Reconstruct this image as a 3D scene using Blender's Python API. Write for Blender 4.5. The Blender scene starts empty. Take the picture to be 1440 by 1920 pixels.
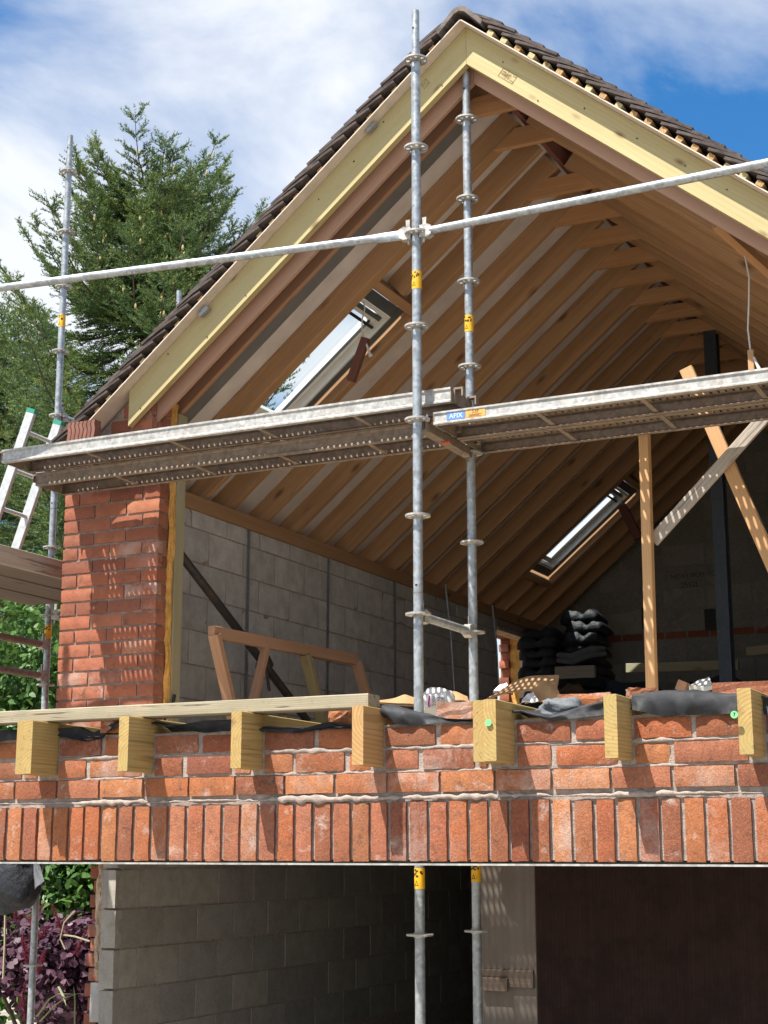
import bpy, bmesh, math, random
import numpy as np
from mathutils import Matrix, Vector
R = math.radians
random.seed(7); rng = np.random.default_rng(11)
SC = bpy.context.scene
COL = SC.collection

# ------------------------------------------------------------------ camera, sky, sun, exposure
F_PX, PITCH, YAW = 2884.0, R(12.45), R(26.0)
cam_data = bpy.data.cameras.new('camera')
cam_data.sensor_fit = 'VERTICAL'; cam_data.sensor_height = 24.0; cam_data.lens = F_PX / 1920.0 * 24.0
cam_data.clip_start = 0.05; cam_data.clip_end = 3000
cam = bpy.data.objects.new('camera', cam_data); COL.objects.link(cam)
cam.location = (0, 0, 0); cam.rotation_euler = (R(90) + PITCH, 0, YAW)
SC.camera = cam
SUN_TRAVEL = Vector((0.225, 0.435, -0.872)).normalized()
sun_data = bpy.data.lights.new('sun', 'SUN'); sun_data.energy = 5.0; sun_data.angle = R(0.5); sun_data.color = (1.0, 0.955, 0.88)
sun = bpy.data.objects.new('sun', sun_data); COL.objects.link(sun)
sun.rotation_euler = (-SUN_TRAVEL).to_track_quat('Z', 'Y').to_euler(); sun.location = (-6, -12, 24)
SUN_EL = math.asin(-SUN_TRAVEL.z); SUN_AZ = math.atan2(-SUN_TRAVEL.x, -SUN_TRAVEL.y)   # clockwise from +Y

world = bpy.data.worlds.new('World'); SC.world = world; world.use_nodes = True
wn, wl = world.node_tree.nodes, world.node_tree.links
wn.clear()
def wnode(t, **kw):
    n = wn.new(t)
    for k, v in kw.items(): setattr(n, k, v)
    return n
w_out = wnode('ShaderNodeOutputWorld'); w_bg = wnode('ShaderNodeBackground'); w_bg.inputs['Strength'].default_value = 0.075
w_sky = wnode('ShaderNodeTexSky', sky_type='NISHITA'); w_sky.sun_disc = False
w_sky.sun_elevation = SUN_EL; w_sky.sun_rotation = SUN_AZ; w_sky.air_density = 1.0; w_sky.dust_density = 0.4; w_sky.ozone_density = 2.5
w_tc = wnode('ShaderNodeTexCoord')
w_sep = wnode('ShaderNodeSeparateXYZ'); wl.new(w_tc.outputs['Generated'], w_sep.inputs[0])
def wmath(op, a, b=None, clamp=False):
    n = wnode('ShaderNodeMath', operation=op, use_clamp=clamp)
    for i, v in enumerate((a, b)):
        if v is None: continue
        if isinstance(v, (int, float)): n.inputs[i].default_value = v
        else: wl.new(v, n.inputs[i])
    return n.outputs[0]
# clouds lie on a flat layer overhead: project the view direction on it
zc = wmath('ADD', wmath('MAXIMUM', w_sep.outputs['Z'], 0.0), 0.30)
u = wmath('DIVIDE', w_sep.outputs['X'], zc); v = wmath('DIVIDE', w_sep.outputs['Y'], zc)
w_cmb = wnode('ShaderNodeCombineXYZ'); wl.new(u, w_cmb.inputs[0]); wl.new(v, w_cmb.inputs[1])
w_map = wnode('ShaderNodeMapping'); wl.new(w_cmb.outputs[0], w_map.inputs['Vector'])
w_map.inputs['Location'].default_value = (0.0, 4.6, 0.0); w_map.inputs['Scale'].default_value = (1.0, 1.0, 1.0)
w_n1 = wnode('ShaderNodeTexNoise'); w_n1.inputs['Scale'].default_value = 1.7; w_n1.inputs['Detail'].default_value = 9; w_n1.inputs['Roughness'].default_value = 0.55; w_n1.inputs['Distortion'].default_value = 0.5
wl.new(w_map.outputs[0], w_n1.inputs['Vector'])
w_n2 = wnode('ShaderNodeTexNoise'); w_n2.inputs['Scale'].default_value = 0.55; w_n2.inputs['Detail'].default_value = 3
wl.new(w_map.outputs[0], w_n2.inputs['Vector'])
cl = wmath('ADD', wmath('MULTIPLY', w_n1.outputs['Fac'], 0.62), wmath('MULTIPLY', w_n2.outputs['Fac'], 0.42))
w_ramp = wnode('ShaderNodeValToRGB'); wl.new(cl, w_ramp.inputs[0])
w_ramp.color_ramp.elements[0].position = 0.46; w_ramp.color_ramp.elements[0].color = (0, 0, 0, 1)
w_ramp.color_ramp.elements[1].position = 0.57; w_ramp.color_ramp.elements[1].color = (0.93, 0.93, 0.93, 1)
w_mix = wnode('ShaderNodeMix', data_type='RGBA')
wl.new(w_ramp.outputs[0], w_mix.inputs[0]); w_hsv = wnode('ShaderNodeHueSaturation'); w_hsv.inputs['Saturation'].default_value = 1.36; w_hsv.inputs['Value'].default_value = 1.2; wl.new(w_sky.outputs[0], w_hsv.inputs['Color']); wl.new(w_hsv.outputs[0], w_mix.inputs[6])
w_mix.inputs[7].default_value = (6.9, 7.1, 7.4, 1)
wl.new(w_mix.outputs[2], w_bg.inputs['Color']); wl.new(w_bg.outputs[0], w_out.inputs[0])

SC.view_settings.view_transform = 'Standard'; SC.view_settings.look = 'None'
SC.view_settings.exposure = 1.0; SC.view_settings.gamma = 1.0; SC.view_settings.use_curve_mapping = False
SC.cycles.use_denoising = True
SC.cycles.max_bounces = 9; SC.cycles.diffuse_bounces = 6; SC.cycles.glossy_bounces = 3; SC.cycles.transmission_bounces = 4; SC.cycles.transparent_max_bounces = 8
SC.cycles.caustics_reflective = False; SC.cycles.caustics_refractive = False

# ------------------------------------------------------------------ pixel -> place on a known plane (set-out helper)
_h = Vector((-math.sin(YAW), math.cos(YAW), 0)); _r = Vector((math.cos(YAW), math.sin(YAW), 0)); _z = Vector((0, 0, 1))
_fw = _h * math.cos(PITCH) + _z * math.sin(PITCH); _up = -_h * math.sin(PITCH) + _z * math.cos(PITCH)
def ray(x, y): return _fw + _r * ((x - 720) / F_PX) - _up * ((y - 960) / F_PX)
def onY(x, y, Y): d = ray(x, y); return d * (Y / d.y)
def onX(x, y, X): d = ray(x, y); return d * (X / d.x)
def onZ(x, y, Z): d = ray(x, y); return d * (Z / d.z)

# ------------------------------------------------------------------ materials
MATS = {}
class NT:
    def __init__(s, name):
        m = bpy.data.materials.new(name); m.use_nodes = True; MATS[name] = m
        s.m = m; s.n = m.node_tree.nodes; s.l = m.node_tree.links; s.b = s.n['Principled BSDF']
    def node(s, t, **kw):
        x = s.n.new(t)
        for k, v in kw.items():
            if k in x.inputs.keys() if isinstance(k, str) and hasattr(x, 'inputs') else False: x.inputs[k].default_value = v
            else: setattr(x, k, v)
        return x
    def coords(s, scale=(1, 1, 1), rnd=True, world=False):
        if world:
            src = s.node('ShaderNodeNewGeometry').outputs['Position']
        else:
            src = s.node('ShaderNodeTexCoord').outputs['Object']
        if rnd and not world:
            oi = s.node('ShaderNodeObjectInfo'); mul = s.node('ShaderNodeVectorMath', operation='MULTIPLY_ADD')
            cmb = s.node('ShaderNodeCombineXYZ')
            for i, k in enumerate((37.0, 61.0, 83.0)):
                mm = s.node('ShaderNodeMath', operation='MULTIPLY'); s.l.new(oi.outputs['Random'], mm.inputs[0]); mm.inputs[1].default_value = k
                s.l.new(mm.outputs[0], cmb.inputs[i])
            s.l.new(cmb.outputs[0], mul.inputs[0]); mul.inputs[1].default_value = (1, 1, 1); s.l.new(src, mul.inputs[2]); src = mul.outputs[0]
        mp = s.node('ShaderNodeMapping'); mp.inputs['Scale'].default_value = scale; s.l.new(src, mp.inputs['Vector'])
        return mp.outputs[0]
    def noise(s, vec, scale, detail=4, rough=0.55, dist=0.0):
        n = s.node('ShaderNodeTexNoise'); n.inputs['Scale'].default_value = scale; n.inputs['Detail'].default_value = detail
        n.inputs['Roughness'].default_value = rough; n.inputs['Distortion'].default_value = dist; s.l.new(vec, n.inputs['Vector']); return n.outputs['Fac']
    def voro(s, vec, scale, feature='F1', out='Distance'):
        n = s.node('ShaderNodeTexVoronoi', feature=feature); n.inputs['Scale'].default_value = scale; s.l.new(vec, n.inputs['Vector']); return n.outputs[out]
    def ramp(s, fac, stops):
        r = s.node('ShaderNodeValToRGB'); s.l.new(fac, r.inputs[0]); e = r.color_ramp.elements
        while len(e) < len(stops): e.new(0.5)
        for i, (p, c) in enumerate(stops):
            e[i].position = p; e[i].color = (c[0], c[1], c[2], 1) if isinstance(c, (tuple, list)) else (c, c, c, 1)
        return r.outputs[0]
    def mix(s, fac, a, b, blend='MIX'):
        m = s.node('ShaderNodeMix', data_type='RGBA', blend_type=blend)
        for i, v in ((0, fac), (6, a), (7, b)):
            if isinstance(v, (int, float)): m.inputs[i].default_value = v
            elif isinstance(v, (tuple, list)): m.inputs[i].default_value = (v[0], v[1], v[2], 1)
            else: s.l.new(v, m.inputs[i])
        return m.outputs[2]
    def math(s, op, a, b=0.0, clamp=False):
        m = s.node('ShaderNodeMath', operation=op, use_clamp=clamp)
        for i, v in enumerate((a, b)):
            if isinstance(v, (int, float)): m.inputs[i].default_value = v
            else: s.l.new(v, m.inputs[i])
        return m.outputs[0]
    def rand(s): return s.node('ShaderNodeObjectInfo').outputs['Random']
    def bump(s, h, strength=0.5, dist=0.01):
        b = s.node('ShaderNodeBump'); b.inputs['Strength'].default_value = strength; b.inputs['Distance'].default_value = dist
        s.l.new(h, b.inputs['Height']); s.l.new(b.outputs[0], s.b.inputs['Normal'])
    def color(s, c):
        if isinstance(c, (tuple, list)): s.b.inputs['Base Color'].default_value = (c[0], c[1], c[2], 1)
        else: s.l.new(c, s.b.inputs['Base Color'])
    def rough(s, r):
        if isinstance(r, (int, float)): s.b.inputs['Roughness'].default_value = r
        else: s.l.new(r, s.b.inputs['Roughness'])
    def spec(s, v): s.b.inputs['Specular IOR Level'].default_value = v

def brick_mat(name, stops, white=0.62, creased=1.0):
    t = NT(name); v = t.coords()
    base = t.ramp(t.rand(), stops)
    big = t.noise(v, 14, 4, .6)
    base = t.mix(t.ramp(big, [(.35, 0), (.72, .75)]), base, t.mix(.55, base, (.10, .035, .022)))
    fine = t.noise(v, 110, 3, .7)
    base = t.mix(t.math('MULTIPLY', t.ramp(fine, [(.42, 0), (.68, 1)]), .24), base, (.60, .25, .11))
    dk = t.noise(v, 22, 5, .62, .6)
    base = t.mix(t.ramp(dk, [(.58, 0), (.72, .75)]), base, (.085, .06, .052))
    wh = t.noise(v, 11, 6, .68, .4)
    base = t.mix(t.ramp(wh, [(white, 0), (white + .14, .6)]), base, (.62, .52, .46))
    oi2 = t.math('FRACT', t.math('MULTIPLY', t.rand(), 9.7))
    base = t.mix(t.math('MULTIPLY', t.ramp(oi2, [(.55, 0), (1, 1)]), t.ramp(t.noise(v, 7, 5, .7, .5), [(.44, 0), (.64, .6)])), base, (.52, .41, .35))
    base = t.mix(t.math('MULTIPLY', t.ramp(oi2, [(0, .75), (.32, 0)]), 1.0), base, t.mix(.6, base, (.13, .055, .042)))
    pits = t.voro(v, 90)
    base = t.mix(t.ramp(pits, [(.03, .8), (.14, 0)]), base, (.09, .03, .02))
    t.color(base); t.rough(.92); t.spec(.25)
    cr = t.noise(v, 42, 6, .72, 1.4)
    cracks = t.ramp(t.voro(t.coords((1, 1, 1)), 26, 'DISTANCE_TO_EDGE'), [(0, 0), (.05, 1)])
    h = t.math('ADD', t.math('ADD', t.math('MULTIPLY', cr, .55), t.math('MULTIPLY', fine, .55)), t.math('MULTIPLY', t.ramp(t.noise(v, 70, 5, .8, 2.5), [(.40, 0), (.47, 1)]), .22))
    t.bump(h, .75 * creased, .007)
brick_mat('brick', [(0, (.34, .096, .044)), (.2, (.46, .17, .066)), (.4, (.235, .080, .048)), (.6, (.47, .19, .080)), (.8, (.33, .105, .06)), (1, (.41, .165, .092))], .58, 1.0)
brick_mat('brick_smooth', [(0, (.33, .105, .062)), (.4, (.39, .135, .08)), (.7, (.28, .095, .06)), (1, (.43, .165, .095))], .68, .55)
brick_mat('brick_dark', [(0, (.22, .06, .035)), (1, (.30, .085, .05))], .75, .6)

def simple(name, col, rough=.8, nscale=20, var=.25, bump=.2, bdist=.004, spec=.4, metal=0.0, world=False, detail=5):
    t = NT(name); v = t.coords(world=world); n = t.noise(v, nscale, detail, .6)
    lo = tuple(c * (1 - var) for c in col); hi = tuple(min(1, c * (1 + var)) for c in col)
    t.color(t.ramp(n, [(.3, lo), (.7, hi)])); t.rough(rough); t.spec(spec); t.b.inputs['Metallic'].default_value = metal
    if bump: t.bump(t.noise(v, nscale * 4, 4, .65), bump, bdist)
    return t
simple('mortar', (.335, .275, .235), .95, 35, .28, .8, .006, .2)
simple('mortar_dark', (.30, .235, .20), .95, 30, .3, .7, .005, .2)
simple('ground', (.30, .27, .23), .95, 3, .35, .5, .02, .2, world=True)
simple('concrete_floor', (.33, .305, .275), .9, 6, .25, .3, .006, .3, world=True)

def block_mat(name, stops):
    t = NT(name); v = t.coords(); base = t.ramp(t.rand(), stops)
    base = t.mix(t.ramp(t.noise(v, 9, 5, .65), [(.35, 0), (.7, .45)]), base, (.15, .135, .12))
    base = t.mix(t.ramp(t.noise(v, 60, 3, .7), [(.45, 0), (.7, .35)]), base, (.46, .43, .39))
    pv = t.voro(v, 70); base = t.mix(t.ramp(pv, [(.05, .75), (.16, 0)]), base, (.09, .08, .07))
    sm = t.noise(v, 4, 4, .6, .8); base = t.mix(t.ramp(sm, [(.6, 0), (.74, .35)]), base, (.42, .37, .32))
    t.color(base); t.rough(.95); t.spec(.2)
    t.bump(t.math('ADD', t.noise(v, 120, 4, .7), t.ramp(pv, [(.03, 0), (.2, 1)])), .5, .005)
block_mat('block', [(0, (.50, .48, .45)), (.5, (.56, .54, .505)), (1, (.60, .575, .54))])
block_mat('block_shaded', [(0, (.20, .188, .165)), (1, (.28, .262, .235))])  # back wall copy of the blocks, far-end dimness put into its colour
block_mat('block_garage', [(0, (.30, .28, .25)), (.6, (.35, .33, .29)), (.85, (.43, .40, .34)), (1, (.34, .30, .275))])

def wood_mat(name, light, dark, knot=(.12, .06, .03), ring=95, stain=None, rough=.72, grain=.5, knots=True, kscale=(2.3, 6.5, 6.5), crack=0.0):
    t = NT(name)
    v = t.coords((1, 1, 1)); vf = t.coords((1.6, 55, 55)); oi = t.rand()
    obj = t.node('ShaderNodeTexCoord').outputs['Object']
    wx = t.noise(t.coords((.7, 2.5, 2.5)), 1.6, 3, .5)
    # growth rings round a pith that lies off the board, so long faces show grain lines and ends show arcs
    sep = t.node('ShaderNodeSeparateXYZ'); t.l.new(obj, sep.inputs[0])
    oy = t.math('ADD', sep.outputs[1], t.math('ADD', t.math('MULTIPLY', oi, .10), .015)); oz = t.math('ADD', sep.outputs[2], t.math('SUBTRACT', t.math('MULTIPLY', t.math('FRACT', t.math('MULTIPLY', oi, 7.3)), .22), .11))
    r_ = t.math('SQRT', t.math('ADD', t.math('MULTIPLY', oy, oy), t.math('MULTIPLY', oz, oz)))
    r_ = t.math('ADD', r_, t.math('MULTIPLY', wx, .045))
    rings = t.math('FRACT', t.math('MULTIPLY', r_, ring))
    f = t.noise(vf, 3.0, 3, .6); g = t.noise(t.coords((.5, 8, 8)), 3.0, 4, .55, .3)
    lineg = t.ramp(rings, [(0, 0), (.5, .2), (.88, 1), (1, 0)])
    base = t.mix(t.math('MULTIPLY', lineg, grain), light, dark)
    base = t.mix(t.ramp(g, [(.38, 0), (.7, .55)]), base, dark)
    base = t.mix(t.math('MULTIPLY', t.ramp(f, [(.4, 0), (.7, 1)]), .22), base, dark)
    base = t.mix(t.math('MULTIPLY', t.math('FRACT', t.math('MULTIPLY', oi, 13.7)), .8), base, t.mix(.55, base, dark))
    if stain: base = t.mix(t.ramp(t.noise(v, 7, 5, .65), [(.42, 0), (.68, .7)]), base, stain)
    if knots:
        vk = t.coords(kscale); kd = t.voro(vk, 1.0)
        base = t.mix(t.ramp(kd, [(.05, .85), (.09, .5), (.17, 0)]), base, knot)
    if crack:
        ck = t.ramp(t.noise(t.coords((1.3, 34, 34)), 2.0, 3, .6, .3), [(.60, 0), (.66, 1)]); base = t.mix(t.math('MULTIPLY', ck, crack), base, (.06, .045, .03))
        ew = t.noise(v, 30, 5, .7); base = t.mix(t.ramp(ew, [(.55, 0), (.75, .5 * crack)]), base, (.16, .13, .085))
    t.color(base); t.rough(rough); t.spec(.3)
    t.bump(t.math('ADD', f, t.math('MULTIPLY', lineg, .5)), .2, .003)
wood_mat('timber_rafter', (.52, .315, .165), (.28, .15, .072))
wood_mat('timber_tie', (.58, .33, .165), (.38, .19, .085))
wood_mat('timber_gable', (.44, .245, .15), (.33, .175, .105), grain=.3)
wood_mat('timber_barge', (.56, .475, .255), (.40, .32, .145), knot=(.19, .11, .045), grain=.5, ring=60, kscale=(3.6, 9, 9), stain=(.47, .40, .20))
wood_mat('timber_joist', (.49, .35, .135), (.32, .20, .065), knot=(.2, .11, .05), ring=75, grain=.85, stain=(.36, .27, .10), crack=.35)
wood_mat('timber_joist_brown', (.56, .36, .16), (.34, .185, .065), knot=(.2, .11, .05), ring=70, grain=.95)
wood_mat('timber_plank', (.47, .415, .30), (.22, .175, .11), knot=(.10, .07, .04), ring=150, stain=(.27, .245, .155), grain=.8, crack=.9)
wood_mat('timber_prop', (.60, .375, .19), (.44, .245, .11))
wood_mat('timber_grey', (.47, .42, .36), (.28, .24, .20), knot=(.15, .11, .09), crack=.6)
wood_mat('timber_dark', (.20, .15, .115), (.11, .08, .06), knot=(.06, .045, .035), crack=.6)
wood_mat('timber_frame', (.50, .30, .19), (.36, .19, .11))
wood_mat('timber_frame_green', (.38, .30, .15), (.25, .19, .09))
wood_mat('timber_post', (.40, .36, .24), (.30, .26, .16), grain=.3)
wood_mat('timber_red', (.20, .08, .06), (.13, .048, .036), grain=.3, knots=False)
wood_mat('plywood', (.20, .17, .145), (.135, .112, .092), ring=40, grain=.4, knots=False, stain=(.15, .11, .085))
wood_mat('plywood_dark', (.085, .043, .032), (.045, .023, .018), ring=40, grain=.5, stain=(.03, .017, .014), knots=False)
wood_mat('soffit_ply', (.50, .31, .22), (.43, .26, .18), ring=30, grain=.2, knots=False)
wood_mat('handle_wood', (.16, .062, .042), (.10, .04, .028), knots=False)
wood_mat('chipboard', (.62, .53, .40), (.54, .45, .32), ring=20, grain=.15, knots=False)
wood_mat('bark', (.13, .095, .07), (.06, .045, .035), rough=.95, knots=False)

def galv_mat(name, col, rough, metal=.55, var=.3, rust=0.0):
    t = NT(name); v = t.coords(); n = t.noise(v, 26, 5, .65); w = t.voro(v, 55, 'F1', 'Color')
    sp = t.node('ShaderNodeSeparateColor'); t.l.new(w, sp.inputs[0])
    m = t.math('ADD', t.math('MULTIPLY', n, .7), t.math('MULTIPLY', sp.outputs[0], .3))
    base = t.ramp(m, [(.3, tuple(c * (1 - var) for c in col)), (.7, tuple(min(1, c * (1 + var * .7)) for c in col))])
    spots = t.noise(v, 45, 6, .7); base = t.mix(t.ramp(spots, [(.66, 0), (.73, .7)]), base, (.7, .68, .64))
    if rust: base = t.mix(t.ramp(t.noise(v, 7, 6, .7), [(.5, 0), (.72, rust)]), base, (.28, .15, .085))
    t.color(base); t.b.inputs['Metallic'].default_value = metal; t.rough(t.ramp(n, [(.3, rough - .08), (.7, rough + .12)]))
    t.bump(spots, .12, .002)
galv_mat('galvanised', (.36, .385, .395), .42, .5, .32, .10)
galv_mat('galv_deck', (.45, .435, .40), .48, .35, .28, .30)
galv_mat('galv_old_dim', (.235, .185, .145), .6, .2, .3, .45)  # brown of rust and dirt, with the shade under the decks mixed in
galv_mat('aluminium', (.62, .615, .59), .42, .45, .15)
galv_mat('steel_dark', (.045, .055, .068), .5, .3, .2)
galv_mat('steel_black', (.055, .05, .05), .5, .3, .3, .2)
galv_mat('strap', (.36, .37, .38), .45, .6, .2)

simple('roof_tile', (.075, .058, .052), .85, 18, .5, .5, .004, .3)
simple('ridge_tile', (.15, .125, .11), .88, 16, .45, .5, .004, .3)
simple('clay_tile', (.21, .095, .07), .85, 18, .3, .3, .003, .3)
simple('undercloak', (.62, .53, .44), .85, 14, .12, .1, .002, .3)
simple('membrane', (.60, .555, .545), .75, 5, .12, .1, .004, .3)
simple('membrane_grey', (.17, .17, .17), .7, 5, .12, .1, .004, .3)
simple('foam', (.62, .34, .095), .9, 22, .25, .7, .012, .2)
simple('foam_pale', (.50, .38, .27), .92, 16, .3, .8, .014, .2)
simple('white_frame', (.74, .735, .70), .35, 8, .04, 0, .001, .5)
simple('collar_grey', (.075, .09, .095), .6, 8, .15, .1, .002, .4)
simple('black_rubber', (.02, .02, .02), .5, 12, .2, 0, .001, .4)
simple('cable_white', (.62, .58, .50), .5, 8, .05, 0, .001, .4)
simple('green_plastic', (.03, .26, .17), .45, 8, .1, 0, .001, .5)
simple('green_sticker', (.20, .66, .24), .45, 8, .05, 0, .001, .5)
simple('red_plastic', (.62, .10, .05), .5, 8, .1, 0, .001, .5)
simple('yellow_label', (.78, .42, .015), .5, 40, .15, 0, .001, .4)
simple('orange_label', (.72, .36, .09), .5, 30, .12, 0, .001, .4)
simple('blue_label', (.10, .24, .58), .45, 30, .08, 0, .001, .4)
simple('ink', (.03, .028, .03), .6, 8, .1, 0, .001, .3)
simple('pale_ink', (.72, .74, .78), .5, 8, .05, 0, .001, .3)
simple('stamp_ink', (.30, .235, .12), .8, 60, .3, 0, .001, .2)
simple('pencil', (.085, .078, .07), .8, 30, .3, 0, .001, .2)
simple('cardboard', (.42, .25, .125), .85, 10, .18, .2, .003, .25)
simple('paper_white', (.70, .68, .66), .7, 12, .08, .15, .003, .3)
simple('magenta', (.52, .05, .34), .6, 12, .08, 0, .001, .3)
simple('white_board', (.70, .70, .64), .6, 8, .05, .1, .002, .3)
simple('grey_cloth', (.13, .138, .145), .65, 9, .2, .4, .01, .2)
simple('dark_bundle', (.017, .018, .022), .7, 7, .4, .5, .02, .35)
simple('brown_board', (.14, .09, .06), .85, 7, .3, .3, .01, .2)
simple('plastic_navy', (.012, .014, .020), .6, 5, .3, .5, .03, .5)
simple('cone', (.42, .37, .15), .8, 30, .25, .3, .01, .2)

def sheet_mat():
    t = NT('dpm_black'); v = t.coords(rnd=False); n = t.noise(v, 6, 6, .65)
    t.color(t.ramp(n, [(.35, (.018, .019, .021)), (.6, (.032, .033, .036)), (.75, (.085, .083, .08))])); t.rough(t.ramp(t.noise(v, 14, 4, .6), [(.3, .58), (.7, .78)])); t.spec(.3)
    t.bump(t.math('ADD', t.noise(v, 9, 3, .5, .6), t.math('MULTIPLY', t.voro(v, 170), .12)), .28, .012)
sheet_mat()
def glass_mat():
    m = bpy.data.materials.new('glass'); m.use_nodes = True; MATS['glass'] = m
    n, l = m.node_tree.nodes, m.node_tree.links; n.clear()
    o = n.new('ShaderNodeOutputMaterial'); mx = n.new('ShaderNodeMixShader'); tr = n.new('ShaderNodeBsdfTransparent'); gl = n.new('ShaderNodeBsdfGlossy')
    tr.inputs[0].default_value = (.90, .95, .94, 1); gl.inputs['Roughness'].default_value = .02
    lw_ = n.new('ShaderNodeLayerWeight'); lw_.inputs[0].default_value = .5; pw = n.new('ShaderNodeMath'); pw.operation = 'POWER'; pw.inputs[1].default_value = 4.0
    ma = n.new('ShaderNodeMath'); ma.operation = 'MULTIPLY_ADD'; ma.inputs[1].default_value = .8; ma.inputs[2].default_value = .05
    l.new(lw_.outputs['Facing'], pw.inputs[0]); l.new(pw.outputs[0], ma.inputs[0]); l.new(ma.outputs[0], mx.inputs[0])
    l.new(tr.outputs[0], mx.inputs[1]); l.new(gl.outputs[0], mx.inputs[2]); l.new(mx.outputs[0], o.inputs[0])
glass_mat()
def leaf_mat(name, stops, scale=1.5, trans=.25, rough=.55):
    t = NT(name); v = t.coords(rnd=False)
    n = t.noise(v, scale, 4, .6); f = t.noise(v, scale * 14, 2, .6)
    m = t.math('ADD', t.math('MULTIPLY', n, .55), t.math('MULTIPLY', f, .45))
    c = t.ramp(m, stops); t.color(c); t.rough(rough); t.spec(.35)
    tl = t.node('ShaderNodeBsdfTranslucent'); t.l.new(c, tl.inputs[0]); mx = t.node('ShaderNodeMixShader'); mx.inputs[0].default_value = trans
    out = t.n['Material Output']; t.l.new(t.b.outputs[0], mx.inputs[1]); t.l.new(tl.outputs[0], mx.inputs[2]); t.l.new(mx.outputs[0], out.inputs[0])
leaf_mat('needle', [(.30, (.045, .092, .040)), (.5, (.105, .175, .06)), (.70, (.21, .28, .095))], .9, .28)
leaf_mat('needle_young', [(.30, (.09, .14, .03)), (.5, (.19, .24, .055)), (.70, (.32, .34, .09))], .9, .3)
leaf_mat('leaf_green', [(.3, (.03, .08, .018)), (.5, (.07, .155, .03)), (.7, (.16, .27, .05))], 3, .3, .4)
leaf_mat('leaf_purple', [(.3, (.035, .016, .028)), (.5, (.085, .035, .06)), (.7, (.20, .10, .13))], 4, .2, .45)
leaf_mat('plume', [(.3, (.11, .014, .03)), (.5, (.21, .03, .055)), (.7, (.30, .07, .085))], 5, .35, .7)
leaf_mat('grass_blade', [(.3, (.16, .2, .08)), (.5, (.3, .34, .18)), (.7, (.45, .47, .3))], 5, .3, .5)

# ------------------------------------------------------------------ object helpers
WM = {}
def adopt(o, parent, mat4):
    """link o with world matrix mat4 under parent"""
    COL.objects.link(o); WM[o.name] = mat4.copy()
    if parent is not None:
        o.parent = parent; o.matrix_parent_inverse = WM[parent.name].inverted()
    o.matrix_basis = mat4
    return o
def thing(name, loc, label, cat, group=None):
    o = bpy.data.objects.new(name, None); o.empty_display_size = .1
    adopt(o, None, Matrix.Translation(Vector(loc))); return tag(o, label, cat, group)
def part_empty(name, parent, loc=(0, 0, 0)):
    o = bpy.data.objects.new(name, None); o.empty_display_size = .1
    return adopt(o, parent, Matrix.Translation(Vector(loc)))
def tag(o, label, cat, group=None):
    o['label'] = label; o['category'] = cat
    if group: o['group'] = group
    return o
def mk(name, me, parent=None, mat4=None):
    return adopt(bpy.data.objects.new(name, me), parent, mat4 if mat4 is not None else Matrix.Identity(4))
def mesh(verts, faces, mat, smooth=False, name='mesh'):
    me = bpy.data.meshes.new(name); me.from_pydata([tuple(v) for v in verts], [], faces); me.update()
    me.materials.append(MATS[mat])
    if smooth: me.polygons.foreach_set('use_smooth', [True] * len(me.polygons))
    return me
class MB:
    def __init__(s): s.v = []; s.f = []
    def add(s, vs, fs):
        k = len(s.v); s.v += [tuple(v) for v in vs]; s.f += [tuple(i + k for i in f) for f in fs]; return s
    def box(s, a, b):
        x0, y0, z0 = a; x1, y1, z1 = b
        return s.add([(x0, y0, z0), (x1, y0, z0), (x1, y1, z0), (x0, y1, z0), (x0, y0, z1), (x1, y0, z1), (x1, y1, z1), (x0, y1, z1)],
                     [(0, 3, 2, 1), (4, 5, 6, 7), (0, 1, 5, 4), (1, 2, 6, 5), (2, 3, 7, 6), (3, 0, 4, 7)])
    def prism(s, poly, d):
        """poly: list of 3D points (planar), extruded by vector d"""
        n = len(poly); d = Vector(d); P = [Vector(p) for p in poly]
        return s.add(P + [p + d for p in P], [tuple(range(n))[::-1], tuple(range(n, 2 * n))] + [(i, (i + 1) % n, n + (i + 1) % n, n + i) for i in range(n)])
    def tube(s, pts, r, n=12, caps=True, flat=None):
        pts = [Vector(p) for p in pts]; rs = r if isinstance(r, (list, tuple)) else [r] * len(pts)
        base = len(s.v); prev = None
        for i, p in enumerate(pts):
            a = pts[max(0, i - 1)]; b = pts[min(len(pts) - 1, i + 1)]; t = (b - a).normalized()
            if prev is None:
                q = Vector((0, 0, 1)) if abs(t.z) < .9 else Vector((1, 0, 0)); e1 = t.cross(q).normalized()
            else: e1 = (prev - t * prev.dot(t)).normalized()
            e2 = t.cross(e1); prev = e1
            f1, f2 = (flat[i] if flat else (1, 1))
            for k in range(n):
                an = 2 * math.pi * k / n; s.v.append(tuple(p + e1 * (math.cos(an) * rs[i] * f1) + e2 * (math.sin(an) * rs[i] * f2)))
        for i in range(len(pts) - 1):
            for k in range(n):
                a = base + i * n + k; b = base + i * n + (k + 1) % n; s.f.append((a, b, b + n, a + n))
        if caps:
            s.f.append(tuple(base + k for k in range(n))[::-1]); s.f.append(tuple(base + (len(pts) - 1) * n + k for k in range(n)))
        return s
    def build(s, name, mat, parent=None, smooth=False, mat4=None):
        me = mesh(s.v, s.f, mat, smooth, name)
        o = mk(name, me, parent, mat4)
        if smooth:
            try: me.set_sharp_from_angle(angle=R(40))
            except Exception: pass
        return o
_tm = {}
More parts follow.
